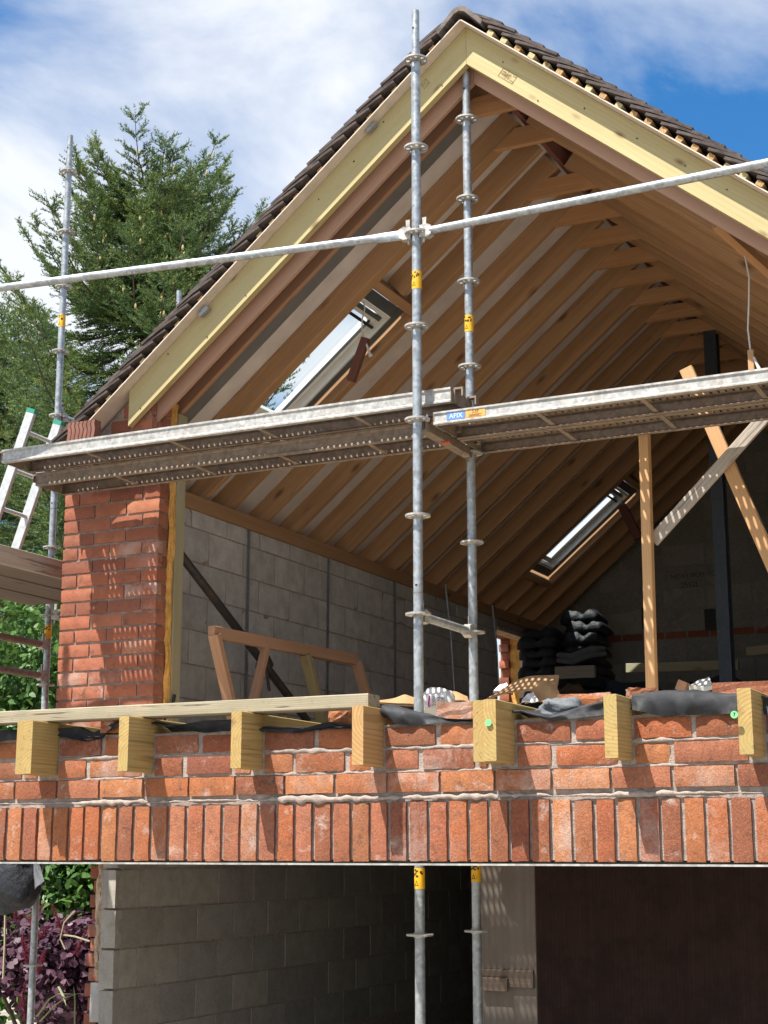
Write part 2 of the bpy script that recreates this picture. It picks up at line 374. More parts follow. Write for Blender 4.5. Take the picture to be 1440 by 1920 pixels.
def timber_mesh(L, w, h, mat, ch=.003):
    key = (round(L, 3), round(w, 4), round(h, 4), mat)
    if key in _tm: return _tm[key]
    a, b = w / 2, h / 2; c = min(ch, a * .4, b * .4)
    sec = [(-a + c, -b), (a - c, -b), (a, -b + c), (a, b - c), (a - c, b), (-a + c, b), (-a, b - c), (-a, -b + c)]
    vs = [(-L / 2, y, z) for y, z in sec] + [(L / 2, y, z) for y, z in sec]
    fs = [tuple(range(8)), tuple(range(8, 16))[::-1]] + [(i, i + 8, (i + 1) % 8 + 8, (i + 1) % 8) for i in range(8)]
    _tm[key] = mesh(vs, fs, mat, False, 'timber'); return _tm[key]
def frame_m(p0, p1, up):
    p0, p1 = Vector(p0), Vector(p1); x = (p1 - p0).normalized(); up = Vector(up); y = up.cross(x).normalized(); z = x.cross(y)
    m = Matrix((x, y, z)).transposed().to_4x4(); m.translation = (p0 + p1) / 2; return m
def timber(name, p0, p1, w, h, mat, parent=None, up=(0, 0, 1)):
    """length along local X, w across (local Y), h along 'up'"""
    return mk(name, timber_mesh((Vector(p1) - Vector(p0)).length, w, h, mat), parent, frame_m(p0, p1, up))
def text_obj(name, body, size, mat, parent, mat4, extrude=.0004):
    cu = bpy.data.curves.new(name, 'FONT'); cu.body = body; cu.size = size; cu.align_x = 'CENTER'; cu.align_y = 'CENTER'; cu.extrude = extrude; cu.resolution_u = 3
    tmp = bpy.data.objects.new('tmp', cu); COL.objects.link(tmp)
    bpy.context.view_layer.update()
    me = bpy.data.meshes.new_from_object(tmp.evaluated_get(bpy.context.evaluated_depsgraph_get()))
    bpy.data.objects.remove(tmp); me.materials.clear(); me.materials.append(MATS[mat]); me.name = name
    return mk(name, me, parent, mat4)
def face_m(loc, normal, up=(0, 0, 1)):
    """local X right, local Y up, local Z = normal"""
    z = Vector(normal).normalized(); x = Vector(up).cross(z).normalized(); y = z.cross(x)
    m = Matrix((x, y, z)).transposed().to_4x4(); m.translation = Vector(loc); return m

# masonry units: front face looks to -Y, centre at the face centre
def unit_mesh(L, H, D, mat, seed, nx=6, nz=3, amp=.0022, edge=.004):
    rr = random.Random(seed); vs = []; fs = []
    for j in range(nz + 1):
        for i in range(nx + 1):
            x = -L / 2 + L * i / nx; z = -H / 2 + H * j / nz
            ex = i in (0, nx); ez = j in (0, nz)
            y = rr.uniform(-amp, amp) + (edge * (.5 + rr.random() * .8) if ex or ez else 0) + (edge * .5 if ex and ez else 0)
            if 0 < i < nx: x += rr.uniform(-.15, .15) * L / nx
            if ex: x += rr.uniform(-amp * .8, amp * .5) * (1 if i else -1)
            if ez: z += rr.uniform(-amp, amp * .5) * (1 if j else -1)
            vs.append((x, y, z))
    W = nx + 1
    for j in range(nz):
        for i in range(nx): a = j * W + i; fs.append((a, a + 1, a + 1 + W, a + W))
    ring = [i for i in range(W)] + [nx + W * j for j in range(1, nz + 1)] + [nz * W + i for i in range(nx - 1, -1, -1)] + [W * j for j in range(nz - 1, 0, -1)]
    k = len(vs)
    for q in ring: x, y, z = vs[q]; vs.append((x, D, z))
    n = len(ring)
    for i in range(n): fs.append((ring[(i + 1) % n], ring[i], k + i, k + (i + 1) % n))
    fs.append(tuple(range(k + n - 1, k - 1, -1)))
    me = mesh(vs, fs, mat, True, 'unit')
    try: me.set_sharp_from_angle(angle=R(42))
    except Exception: pass
    return me
_um = {}
def unit(name, c, L, H, D, mat, parent, face='-Y', nvar=5, amp=.0022, edge=.004, roll=0.0, nx=6, nz=3):
    seed = random.randrange(nvar); key = (round(L, 2), round(H, 2), round(D, 2), mat, seed, face in ('X',) and 0)
    if key not in _um: _um[key] = unit_mesh(round(L, 2), round(H, 2), round(D, 2), mat, hash(key) & 0xffff, nx, nz, amp, edge)
    rot = {'-Y': 0.0, 'X': R(90), 'Y': R(180), '-X': R(-90)}[face]
    m = Matrix.Translation(Vector(c)) @ Matrix.Rotation(rot, 4, 'Z') @ Matrix.Rotation(roll, 4, 'Y') @ Matrix.Diagonal((L / round(L, 2), 1, H / round(H, 2), 1))
    return mk(name, _um[key], parent, m)
random_jit = lambda a: random.uniform(-a, a)

# ------------------------------------------------------------------ the setting
GZ = -1.9
def structure(o): o['kind'] = 'structure'; return o
g = MB().add([(-900, -900, GZ), (900, -900, GZ), (900, 900, GZ), (-900, 900, GZ)], [(0, 1, 2, 3)]).build('ground', 'ground'); structure(g)

# ------------------------------------------------------------------ key dimensions of the house
YF = 5.32                     # front face of the garage wall
YG = 7.10                     # face of the gable brickwork
X0 = -2.90                    # ridge line
XI = -5.24                    # inner face of the left wall
XO = -5.55                    # outer face of the left wall
MIR = 2 * X0
SL = .83; TH = math.atan(SL); CT, ST = math.cos(TH), math.sin(TH)
def zu(x): return 2.22 + SL * (x + 5.25)          # underside of the left rafters
YB = 14.8                     # back wall
def rp(x, off, y, side=-1):
    """point on roof: x measured on the left slope underside, off = distance above it; side +1 mirrors to the right slope"""
    p = Vector((x - ST * off, y, zu(x) + CT * off))
    if side > 0: p.x = MIR - p.x
    return p

house = thing('house', (X0, 10, GZ), 'half built brick house extension with open gable, bare rafters and concrete block walls', 'house')

# ---------- garage front wall
gw = part_empty('front_wall', house, (X0, YF, 0)); gw['label'] = 'orange red brick wall with a soldier course over the garage opening'
WX0, WX1 = -5.6, -.2
MB().box((WX0, YF + .017, -.03), (WX1, YF + .105, .294)).build('mortar_bed', 'mortar', gw)
MB().box((WX0, YF + .013, .295), (WX1, YF + .105, .474)).build('mortar_bed', 'mortar', gw)
# joists: right-hand side face px at the wall -> X
JZ0, JZ1 = .315, .535
joists = []   # (x_left, x_right, n, mat)
for xr, n, mt in ((-4.14, 2, 'timber_joist'), (-3.655, 1, 'timber_joist'), (-3.135, 1, 'timber_joist'), (-2.602, 1, 'timber_joist_brown'), (-2.065, 2, 'timber_joist'), (-1.62, 1, 'timber_joist'), (-1.155, 1, 'timber_joist'), (-.65, 1, 'timber_joist'), (-4.72, 1, 'timber_joist')):
    joists.append((xr - .047 * n - .004 * (n - 1), xr, n, mt))
joists.sort()
# soldier course
x = WX0; k = 0
while x < WX1 - .07:
    w = .066 + random_jit(.003); zb = -.036 + random_jit(.002)
    unit('brick', (x + w / 2, YF + random_jit(.0022), .073 + random_jit(.002)), w, .217 + random_jit(.003), .06, 'brick', gw, nvar=7, roll=random_jit(.006), nx=3, nz=7, amp=.0014, edge=.004)
    x += w + .0155 + random_jit(.002)
# row above the soldiers
x = WX0 - .083
while x < WX1:
    L = .211 + random_jit(.005)
    unit('brick', (x + L / 2, YF + random_jit(.002), .255), L, .072 + random_jit(.003), .06, 'brick', gw, roll=random_jit(.004), amp=.0014)
    x += L + .012 + random_jit(.002)
# two courses broken by the joists
for row, (zc_, seq) in enumerate(((.340, (.62, 1.0, .3)), (.428, (1.0, .9, .4)))):
    for a, b in zip(joists[:-1], joists[1:]):
        xa, xb = a[1] + .010, b[0] - .010; x = xa; i = 0
        while x < xb - .03:
            L = min(.213 * seq[i % 3] + random_jit(.01), xb - x); rem = xb - x - L
            if rem < .05: L = xb - x
            unit('brick', (x + L / 2, YF + .003 + random_jit(.003), zc_ + random_jit(.002)), L, .071 + random_jit(.003), .06, 'brick', gw, roll=random_jit(.008), amp=.002, edge=.005)
            x += L + .019 + random_jit(.004); i += 1
# squeezed-out mortar under the upper courses
def nz_(t):
    i = math.floor(t); f_ = t - i; f_ = f_ * f_ * (3 - 2 * f_); h = lambda k: random.Random(k * 7919 + 13).uniform(-1, 1); return h(i) * (1 - f_) + h(i + 1) * f_
def ooze(name, z, y, x0, x1, amp, drip, r0):
    n = int((x1 - x0) / .006); vs = []; fs = []
    ph = random.random() * 6
    for i in range(n + 1):
        xx = x0 + (x1 - x0) * i / n
        w1 = nz_(xx * 3.1); w2 = nz_(xx * 11.0 + 40); w3 = nz_(xx * 37.0 + 90)
        d = max(0, math.sin((xx - x0) / .0815 * math.pi * 2 + ph + w2) - .45 + .9 * w1) * drip * (.6 + w2)
        s = amp * (2 * w2 + 1.3 * w3)
        rr_ = r0 * max(.25, 1 + 1.1 * w1 + .5 * w3)
        for q in range(6):
            an = R(-100 + 200 * q / 5); vs.append((xx, y - math.cos(an) * rr_, z + s + math.sin(an) * rr_ * .9 - (d if q < 3 else 0)))
    for i in range(n):
        for q in range(5): a = i * 6 + q; fs.append((a, a + 6, a + 7, a + 1))
    return mk(name, mesh(vs, fs, 'mortar', True, name), gw)
ooze('mortar_ridge', .199, YF + .007, WX0, WX1, .0016, .011, .0075)
ooze('mortar_ridge', .296, YF + .015, WX0, WX1, .0012, .004, .005)
ooze('mortar_ridge', .384, YF + .013, WX0, WX1, .002, .005, .0065)
# steel lintel
MB().box((WX0, YF - .004, -.050), (WX1, YF + .10, -.043)).box((WX0, YF + .1, -.05), (WX1, YF + .106, .12)).build('lintel', 'galv_deck', gw)

for a, b, n, mt in joists:
    for i in range(n):
        xc = a + .0235 + i * .051; yf = 5.155 + random_jit(.010) + (.016 if i == 0 and n == 2 else 0)
        timber('floor_joist', (xc, yf, (JZ0 + JZ1) / 2), (xc, 7.9, (JZ0 + JZ1) / 2), .047, .22, mt, house)
def dot(name, c, r, mat, parent, normal=(0, -1, 0)):
    mb = MB(); n = 14
    mb.add([(math.cos(2 * math.pi * i / n) * r, math.sin(2 * math.pi * i / n) * r, z) for z in (0, .003) for i in range(n)], [tuple(range(n))[::-1], tuple(range(n, 2 * n))] + [(i, (i + 1) % n, n + (i + 1) % n, n + i) for i in range(n)])
    return mb.build(name, mat, parent, mat4=face_m(c, normal))
p = onY(916, 1355, 5.140); d_ = dot('round_sticker', p, .0125, 'green_sticker', house); d_['label'] = 'small round green sticker on a joist end'
p = onY(1377, 1340, 5.138); d_ = dot('round_sticker', p, .0125, 'green_sticker', house)
text_obj('sticker_figure', '7', .018, 'ink', house, face_m(p + Vector((0, -.004, 0)), (0, -1, 0)))

# ---------- gable pier
pier = part_empty('gable_pier', house, (-5.2, YG, .45)); pier['label'] = 'red brick pier at the left end of the open gable'
PX0, PX1 = XO, -4.885
rows = []; zz = .44; pitch = .0808
MBp = MB()
MBp.prism([(PX0 + .010, YG + .012, .42), (PX1 - .010, YG + .012, .42), (PX1 - .010, YG + .012, zu(PX1) + .10), (PX0 + .010, YG + .012, zu(PX0) + .10)], (0, .088, 0)).build('mortar_bed', 'mortar_dark', pier)
k = 0
while zz < 2.62:
    zt = zz + .069
    xr = PX1; xl = PX0
    off = (.0, .108)[k % 2]
    # stretchers, half bats at the left corner
    x = xl
    first = True
    while x < xr - .02:
        L = (.103 if first and k % 2 else .2135) + random_jit(.003); first = False
        if xr - x - L < .05: L = xr - x
        L = min(L, xr - x)
        top = zu(x) + .15
        if zt < top:
            unit('brick', (x + L / 2, YG + random_jit(.002), zz + .0345 + random_jit(.001)), L - .001, .069 + random_jit(.002), .05, 'brick_smooth', pier, roll=random_jit(.005), amp=.0018)
        x += L + .0095
    # return face in the reveal
    if zt < zu(PX1) + .02:
        unit('brick', (PX1 + random_jit(.001), YG + .054, zz + .0345), .098, .069, .05, 'brick_smooth', pier, face='X', amp=.0018)
    zz += pitch; k += 1
# oversailing courses at the verge, right behind the barge board
YC = 7.002
MB().prism([(-5.46, YC + .008, 2.19), (PX1 - .01, YC + .008, 2.19), (PX1 - .01, YC + .008, zu(PX1) + .14), (-5.46, YC + .008, zu(-5.46) + .14)], (0, .10, 0)).build('mortar_bed', 'mortar_dark', pier)
zz = 2.19; k = 0
while zz < 2.66:
    x = -5.47 - (.10 if k % 2 else 0)
    while x < PX1 - .02:
        a = max(x, -5.47); L = min(x + .2135, PX1) - a
        # cut to the rake
        while L > .03 and zz + .069 > zu(a) + .145: a += .02; L -= .02
        if L > .035: unit('brick', (a + L / 2, YC, zz + .0345), L, .069, .05, 'brick_smooth', pier, amp=.0018)
        x += .223
    if zz + .069 < zu(PX1) - .01: unit('brick', (PX1 + .001, YC + .054, zz + .0345), .098, .069, .05, 'brick_smooth', pier, face='X', amp=.0018)
    zz += .0808; k += 1
# insulation bulging in the reveal
def lumpy(name, x0, x1, y, z0, z1, mat, parent, bulge=.015, seed=1, axis='Y', rough=.012, n=70):
    rr = np.random.default_rng(seed); m = 8; vs = []; fs = []
    off = rr.normal(0, 1, (n + 1, m + 1))
    for _ in range(2): off[1:-1] = (off[:-2] + 2 * off[1:-1] + off[2:]) / 4
    seg = np.repeat(rr.normal(0, .6, n // 8 + 2), 8)[:n + 1]
    for i in range(n + 1):
        z = z0 + (z1 - z0) * i / n
        for j in range(m + 1):
            t = j / m; b = math.sin(math.pi * t) * bulge + off[i, j] * rough * .5 + seg[i] * rough * .5
            a = x0 + (x1 - x0) * t + off[i, (j + 3) % (m + 1)] * rough * .3 * (1 if 0 < j < m else .8)
            vs.append((a, y - b, z) if axis == 'Y' else (y + b, a, z))
    for i in range(n):
        for j in range(m): q = i * (m + 1) + j; fs.append((q, q + 1, q + m + 2, q + m + 1) if axis == 'Y' else (q, q + 1, q + m + 2, q + m + 1))
    return mk(name, mesh(vs, fs, mat, False, name), parent)
lumpy('insulation', YG + .104, YG + .165, PX1 - .004, .43, zu(PX1) + .03, 'foam', pier, .012, 3, 'X', .014)
MB().box((PX1 - .30, YG + .102, .43), (PX1 - .012, YG + .17, 2.5)).build('insulation_board', 'foam', pier)
timber('reveal_post', (PX1 - .045, YG + .215, .43), (PX1 - .045, YG + .215, zu(PX1 - .045) + .02), .10, .09, 'timber_post', pier, up=(0, 1, 0))
mbt = MB(); mbt.tube([(PX1 + .012, YG + .10, .56 + .03 * i) if i % 2 else (PX1 + .020, YG + .11, .56 + .03 * i) for i in range(8)], .007, 6)
mbt.tube([(PX1 + .016, YG + .12, .80), (PX1 + .03, YG + .15, .80), (PX1 + .03, YG + .17, .86)], .010, 6)
mbt.build('wall_tie', 'black_rubber', pier)

# ---------- left wall: concrete blocks, cavity, brick outer leaf
lw = part_empty('left_wall', house, (XI, 10, GZ)); lw['label'] = 'grey concrete block wall along the left side'
YW0, YW1 = YG + .26, YB + .1
WY0, WY1, WZ0, WZ1 = 13.12, 13.98, 1.0, 2.03     # window opening
def wallslab(x0, x1, mat, name, y0=YW0, z0=-.05, z1=2.12):
    mb = MB()
    mb.box((x0, y0, z0), (x1, WY0, z1)).box((x0, WY1, z0), (x1, YW1, z1)).box((x0, WY0, z0), (x1, WY1, WZ0)).box((x0, WY0, WZ1), (x1, WY1, z1))
    mb.build(name, mat, lw)
wallslab(XI - .10, XI - .005, 'mortar', 'mortar_bed')
wallslab(XO + .102, XI - .102, 'foam', 'insulation', y0=YG + .17)
wallslab(XO, XO + .10, 'brick_dark', 'outer_leaf', y0=YG + .1)
wallslab(XO, XI - .003, 'mortar_dark', 'wall_below', y0=7.5, z0=GZ, z1=-.052) if False else None
r_top = 2.105; row = 0; hs = [.105] + [.205] * 8
ztop = r_top
for h in hs:
    y = YW0 + (.21 if row % 2 else .0) - .21
    while y < YW1:
        a = max(y, YW0); b = min(y + .41, YW1 - .1); zc_ = ztop - h / 2
        if b - a > .05:
            segs = [(a, b)]
            if ztop - h < WZ1 and ztop > WZ0 + .05:
                segs = [(s, e) for s, e in ((a, min(b, WY0)), (max(a, WY1), b)) if e - s > .04]
            for s, e in segs:
                unit('block', (XI + random_jit(.0015), (s + e) / 2, zc_), e - s, h, .04, 'block', lw, face='X', nx=4, nz=3, amp=.0015, edge=.003, nvar=4)
        y += .42
    ztop -= h + .0105; row += 1
# window reveal on the far side: block, foam and toothed brick
for k in range(12):
    unit('brick', (XO + .052, WY1 - .004 - (.05 if k % 2 else 0), 1.05 + .0808 * k), .098, .069, .08, 'brick_smooth', lw, face='-Y')
MB().box((XI - .10, WY1 - .012, WZ0), (XI - .0, WY1, WZ1)).build('reveal_block', 'block', lw)
MB().box((XI - .11, WY0, WZ1 - .03), (XI + .012, WY1 + .12, WZ1 + .0)).build('window_lintel', 'foam_pale', lw)
timber('wall_plate', (XI - .035, YW0, 2.155), (XI - .035, YW1 - .1, 2.155), .10, .095, 'timber_rafter', house)
# restraint straps
straps = part_empty('restraint_straps', house, (XI, 9, 1.2))
for yy, zb in ((8.67, .98), (9.80, 1.02), (10.93, 1.05)):
    MB().box((XI + .004, yy - .016, zb), (XI + .008, yy + .016, 2.2)).build('strap', 'strap', straps)
for x0, y0, x1, y1, yy in ((835, 1096, 852, 1300, 11.7), (923, 1135, 935, 1290, 12.8), (1000, 1155, 1008, 1275, 14.2)):
    a = onY(x0, y0, yy); b = onY(x1, y1, yy)
    MB().tube([a, (a + b) / 2 + Vector((.01, 0, 0)), b], .009, 6).build('strap', 'strap', straps)

# garage side wall below: block inner leaf, foam, brick outer leaf ends
sw = part_empty('garage_side_wall', house, (-5.2, 9, GZ)); sw['label'] = 'unlit block wall inside the garage, its cut end showing foam and brick'
GX = -5.20
MB().box((GX - .09, 7.31, GZ), (GX - .006, YB, .30)).build('mortar_bed', 'mortar', sw)
hs = [.205] * 5; ztop = .115; row = 0
for rix in range(6):
    y = 7.27 + (.23 if row % 2 else 0.0) - .42
    while y < 12.6:
        a = max(y, 7.27 + random_jit(.012)); b = y + .41
        if b - a > .05:
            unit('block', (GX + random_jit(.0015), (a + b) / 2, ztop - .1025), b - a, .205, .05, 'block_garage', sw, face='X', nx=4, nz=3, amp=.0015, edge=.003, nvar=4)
        y += .42
    unit('block', (GX - .05, 7.268 + random_jit(.01), ztop - .1025), .098, .205, .06, 'block_garage', sw, nx=3, nz=3)
    ztop -= .216; row += 1
lumpy('insulation', GX - .20, GX - .10, 7.36, -.70, .2, 'foam_pale', sw, .03, 9, 'Y', .03)
unit('block', (GX - .15, 7.33, -.82), .105, .21, .06, 'block', sw, nx=3, nz=3)
unit('block', (GX - .15, 7.33, -1.05), .105, .21, .06, 'block', sw, nx=3, nz=3)
MB().box((GX - .20, 7.42, GZ), (GX - .095, YB, .2)).build('insulation_board', 'foam_pale', sw)
MB().box((GX - .29, 7.49, GZ), (GX - .205, YB, .2)).build('outer_leaf', 'mortar_dark', sw)
zz = -1.2; k = 0
while zz < .2:
    unit('brick', (GX - .255 + random_jit(.006) - .012 * zz, 7.455 - (.03 if k % 2 else 0) + .03 * zz, zz + .0345), .085, .069, .08, 'brick_smooth', sw, roll=random_jit(.03), nx=3)
    zz += .0808; k += 1

# back wall, right wall, floors, garage ceiling
bw = part_empty('back_wall', house, (X0, YB, GZ)); bw['label'] = 'dark block wall closing the far end under the rafters'
zr = zu(X0) + .15
MB().prism([(XO, YB + .006, GZ), (MIR - XO, YB + .006, GZ), (MIR - XO, YB + .006, 2.2), (X0, YB + .006, zr), (XO, YB + .006, 2.2)], (0, .25, 0)).build('mortar_bed', 'block_shaded', bw)
row = 0; zz = .97
holes = [(-4.30, 2.28), (-3.67, 2.22), (-3.05, 2.18)]
while zz < 4.0:
    h = .205; 
    if abs(zz - (.97 + 5 * .216)) < .02:
        x = XI + .01
        while x < MIR - XI - .2:
            unit('brick', (x + .105, YB, zz + .034), .205, .067, .04, 'brick_dark', bw); x += .222
        zz += .08; row += 1; continue
    x = XI + .01 - (.22 if row % 2 else 0)
    while x < MIR - XI:
        L = .43; xa = max(x, XI + .01)
        cx_, cz_ = (xa + x + L) / 2, zz + h / 2
        lim = zu(cx_ - L / 2 if cx_ < X0 else MIR - cx_ - L / 2) - .02
        if zz + h < lim + .2 and not any(abs(cx_ - hx) < .17 and abs(cz_ - hz) < .11 for hx, hz in holes):
            unit('block', (cx_, YB, cz_), x + L - xa - .01, h, .04, 'block_shaded', bw, nx=4, nz=3, nvar=4, amp=.0015, edge=.003)
        x += .44
    zz += h + .011; row += 1
for hx, hz in holes:
    for s in (-1, 1):
        unit('block', (hx + s * .13, YB, hz), .14, .205, .04, 'block_shaded', bw, nx=3, nz=3)
    MB().box((hx - .055, YB - .001, hz - .11), (hx + .055, YB + .004, hz + .10)).build('pocket_shade_plate', 'ink', bw)  # black plate painted in as the shade inside the empty joist pocket
text_obj('pencil_note', 'NICKY MUIT TO', .062, 'pencil', bw, face_m(onY(1300, 1079, YB) + Vector((0, -.008, 0)), (0, -1, 0)))
text_obj('pencil_note', '2552L', .075, 'pencil', bw, face_m(onY(1294, 1097, YB) + Vector((0, -.008, 0)), (0, -1, 0)))
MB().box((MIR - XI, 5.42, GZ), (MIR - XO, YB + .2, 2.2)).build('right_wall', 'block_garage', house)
MB().box((XO + .32, 7.86, .538), (MIR - XO - .32, YB, .56)).build('floor_deck', 'chipboard', house)
for a_, b_ in ((-5.2, -4.0), (-3.998, -2.98), (-2.86, -1.8), (-1.798, -.6)):
    MB().box((a_, 6.28, .538), (b_, 7.28, .556)).build('floor_deck', 'chipboard', house)
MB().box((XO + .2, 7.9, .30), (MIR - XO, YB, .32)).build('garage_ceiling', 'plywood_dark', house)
MB().box((XO, 7.12, .12), (MIR - XO, 7.30, .30)).build('support_beam', 'steel_dark', house)
MB().box((XO - .1, YF, GZ), (XO + .25, YF + .3, -.06)).build('garage_jamb', 'brick_dark', house)

# ---------- roof: rafters, ties, ridge board
HR = .138
# thin roofing beside the roof windows leaves two openings on the left slope: (y0, y1, x_low, x_high)
SKY = [(7.90, 8.44, -4.86, -3.93), (13.10, 13.72, -4.90, -3.99)]
def rafter(y, w, side, xa=-5.40, xb=X0 - .02, mat='timber_rafter', h=HR):
    a = rp(xa, h / 2, y + w / 2, side); b = rp(xb, h / 2, y + w / 2, side)
    # stop at the ridge board
    n = Vector((-ST, 0, CT)) if side < 0 else Vector((ST, 0, CT))
    return timber('rafter', a, b, w, h, mat, house, up=n)
full = [(7.30, .035), (7.79, .09), (8.45, .07), (8.93, .045), (9.35, .045), (9.77, .045), (10.18, .045), (10.60, .045), (11.0, .045), (11.4, .045), (11.8, .045), (12.2, .045), (12.6, .045), (13.01, .09), (13.73, .07), (14.12, .045), (14.5, .045)]
for i, (y, w) in enumerate(full):
    rafter(y, w, -1, mat='timber_gable' if i == 0 else 'timber_rafter')
    rafter(y, w, 1, mat='timber_gable' if i == 0 else 'timber_rafter')
    # collar tie: trapezoid fitted between the rafters
    zb, zt = 3.985, 4.095; xl_b = -5.25 + (zb - 2.22) / SL; xl_t = -5.25 + (zt - 2.22) / SL
    poly = [Vector((xl_b, 0, zb)), Vector((MIR - xl_b, 0, zb)), Vector((MIR - xl_t, 0, zt)), Vector((xl_t, 0, zt))]
    c = Vector((X0, y + .022, 4.04))
    mb = MB().prism([q - Vector((X0, 0, 4.04)) for q in poly], (0, .04, 0))
    mb.build('collar_tie', 'timber_tie', house, mat4=Matrix.Translation((X0, y + .002 if i else y - .02, 4.04 + (.035 if i == 1 else 0))))
for y0, y1, xl, xh in SKY:
    for xx in (xh + .035, xl - .035):
        timber('trimmer', rp(xx, HR / 2, y0 - .02), rp(xx, HR / 2, y1 + .01), .06, HR, 'timber_rafter', house, up=Vector((-ST, 0, CT)))
    rafter((y0 + y1) / 2 - .02, .045, -1, xa=xh + .07)
    rafter((y0 + y1) / 2 - .02, .045, -1, xb=xl - .07)
for i in range(18):
    ya = 7.2 + i * .42
timber('ridge_board', (X0, 7.0, 4.27), (X0, YB, 4.27), .03, .20, 'timber_red', house)
# diagonal brace on the right slope
timber('roof_brace', rp(MIR - (-1.68), -.03, 7.36, 1), rp(MIR - (-1.50), -.03, 7.80, 1), .05, .05, 'timber_tie', house)

# roofing membrane over the rafters, with openings
def slope_sheet(mb, x0, x1, y0, y1, off, t, side):
    P = [rp(x0, off, y0, side), rp(x1, off, y0, side), rp(x1, off, y1, side), rp(x0, off, y1, side)]
    n = Vector((-ST, 0, CT)) if side < 0 else Vector((ST, 0, CT)); mb.prism(P, n * t)
def with_openings(fn, x0, x1, y0, y1):
    """call fn(x0,x1,y0,y1) on rectangles that leave the roof windows free"""
    y = y0
    for a, b, xl, xh in SKY:
        if y < a: fn(x0, x1, y, min(a, y1))
        if x0 < xl: fn(x0, min(xl, x1), a, b)
        if x1 > xh: fn(max(xh, x0), x1, a, b)
        y = b
    fn(x0, x1, y, y1)
EAVE = -5.42; XT = X0 + ST * HR
mb = MB(); with_openings(lambda a, b, c, d: slope_sheet(mb, a, b, c, d, HR + .002, .004, -1), EAVE, XT, 7.64, YB + .2)
slope_sheet(mb, EAVE, XT, 7.64, YB + .2, HR + .002, .004, 1); mb.build('roofing_membrane', 'membrane', house)
mb = MB()
for s in (-1, 1): slope_sheet(mb, EAVE, XT, 7.10, 7.638, HR + .002, .004, s)
mb.build('membrane_strip', 'membrane_grey', house)
# soffit boards and barge boards
for s in (-1, 1):
    n = Vector((-ST, 0, CT)) if s < 0 else Vector((ST, 0, CT))
    xs = -4.90 if s < 0 else -5.2
    timber('soffit_board', rp(xs, .006, 7.10, s), rp(X0 - .004, .006, 7.10, s), .215, .012, 'soffit_ply', house, up=n)
    # inner board hanging behind the barge board, mitred at the apex
    qb = [rp(xs + ST * o, o, 0, -1) for o in (-.09,)]
    i0, i1 = -.092, -.002
    def ix(x, off): return rp(x + ST * off, off, 0, -1)
    qi = [ix(-4.93 if s < 0 else -5.6, i0), ix(X0 - .0008, i0), ix(X0 - .0008, i1), ix(-4.93 if s < 0 else -5.6, i1)]
    if s > 0: qi = [Vector((MIR - w.x, w.y, w.z)) for w in qi]
    Mq = frame_m(qi[0], qi[1], n); mq = (qi[0] + qi[1]) / 2; Mq.translation = Vector((mq.x, 7.06, mq.z)); Mqi = Mq.inverted()
    MB().prism([Mqi @ (w + Vector((0, 7.05, 0))) for w in qi], Mqi.to_3x3() @ Vector((0, .02, 0))).build('inner_board', 'soffit_ply', house, mat4=Mq)
    # barge board with plumb ends
    o0, o1 = -.042, .122
    def at_x(x, off):                       # point whose world X is x at that offset
        return rp(x + ST * off, off, 0, -1)
    xe = -5.01 if s < 0 else -5.7
    q = [at_x(xe, o0), at_x(X0 - .0008, o0), at_x(X0 - .0008, o1), at_x(xe, o1)]
    if s > 0: q = [Vector((MIR - w.x, w.y, w.z)) for w in q]
    mid = (q[0] + q[1]) / 2; xdir = (q[1] - q[0]).normalized() * (1 if s < 0 else 1)
    M = frame_m(q[0], q[1], n); M.translation = Vector((mid.x, 6.97, mid.z)); Mi = M.inverted()
    loc = [Mi @ (w + Vector((0, 6.95, 0))) for w in q]
    d = Mi.to_3x3() @ Vector((0, .042, 0))
    MB().prism(loc, d).build('barge_board', 'timber_barge', house, mat4=M)
    mb = MB(); slope_sheet(mb, EAVE + .06, X0 + ST * .124, 6.872, 7.12, .124, .006, s); mb.build('undercloak', 'undercloak', house)
for s in (-1, 1):
    for k in range(9):
        xx = -4.95 + k * .235 + random_jit(.03); off = random.choice((-.022, .06, .095)); q = rp(xx, off, 6.9492, s)
        dot('nail_head', q, random.uniform(.003, .0045), 'ink', house)
# timber grading stamp on the right barge board
def stamp(px, py, w, h, skew):
    c = onY(px, py, 6.949); ang = -TH if px > 875 else TH
    M = face_m(c, (0, -1, 0)) @ Matrix.Rotation(ang, 4, 'Z')
    mb = MB(); t = .0011
    for (a, b, c_, d_) in ((-w, -h, w, -h + t * 2), (-w, h - t * 2, w, h), (-w, -h, -w + t * 2, h), (w - t * 2, -h, w, h), (-w * .15, -h, -w * .13, h), (-w * .85, h * .35, -w * .4, h * .55), (-w * .85, -h * .2, -w * .3, 0), (0, h * .2, w * .3, h * .5), (w * .1, -h * .6, w * .25, -h * .2), (w * .45, -h * .6, w * .9, -h * .45), (w * .5, h * .45, w * .9, h * .6)):
        mb.box((a, b, 0), (c_, d_, .0006))
    mb.build('grading_stamp', 'stamp_ink', house, mat4=M)
stamp(952, 142, .052, .026, 0); stamp(797, 157, .022, .02, 0)
# little grey clips fixing the undercloak
for (px, py) in ((697, 240), (384, 585)):
    c = onY(px, py, 6.93); MB().box((-.035, -.012, -.008), (.035, .012, .02)).build('verge_clip', 'strap', house, mat4=face_m(c, (0, -1, 0)) @ Matrix.Rotation(TH, 4, 'Z'))

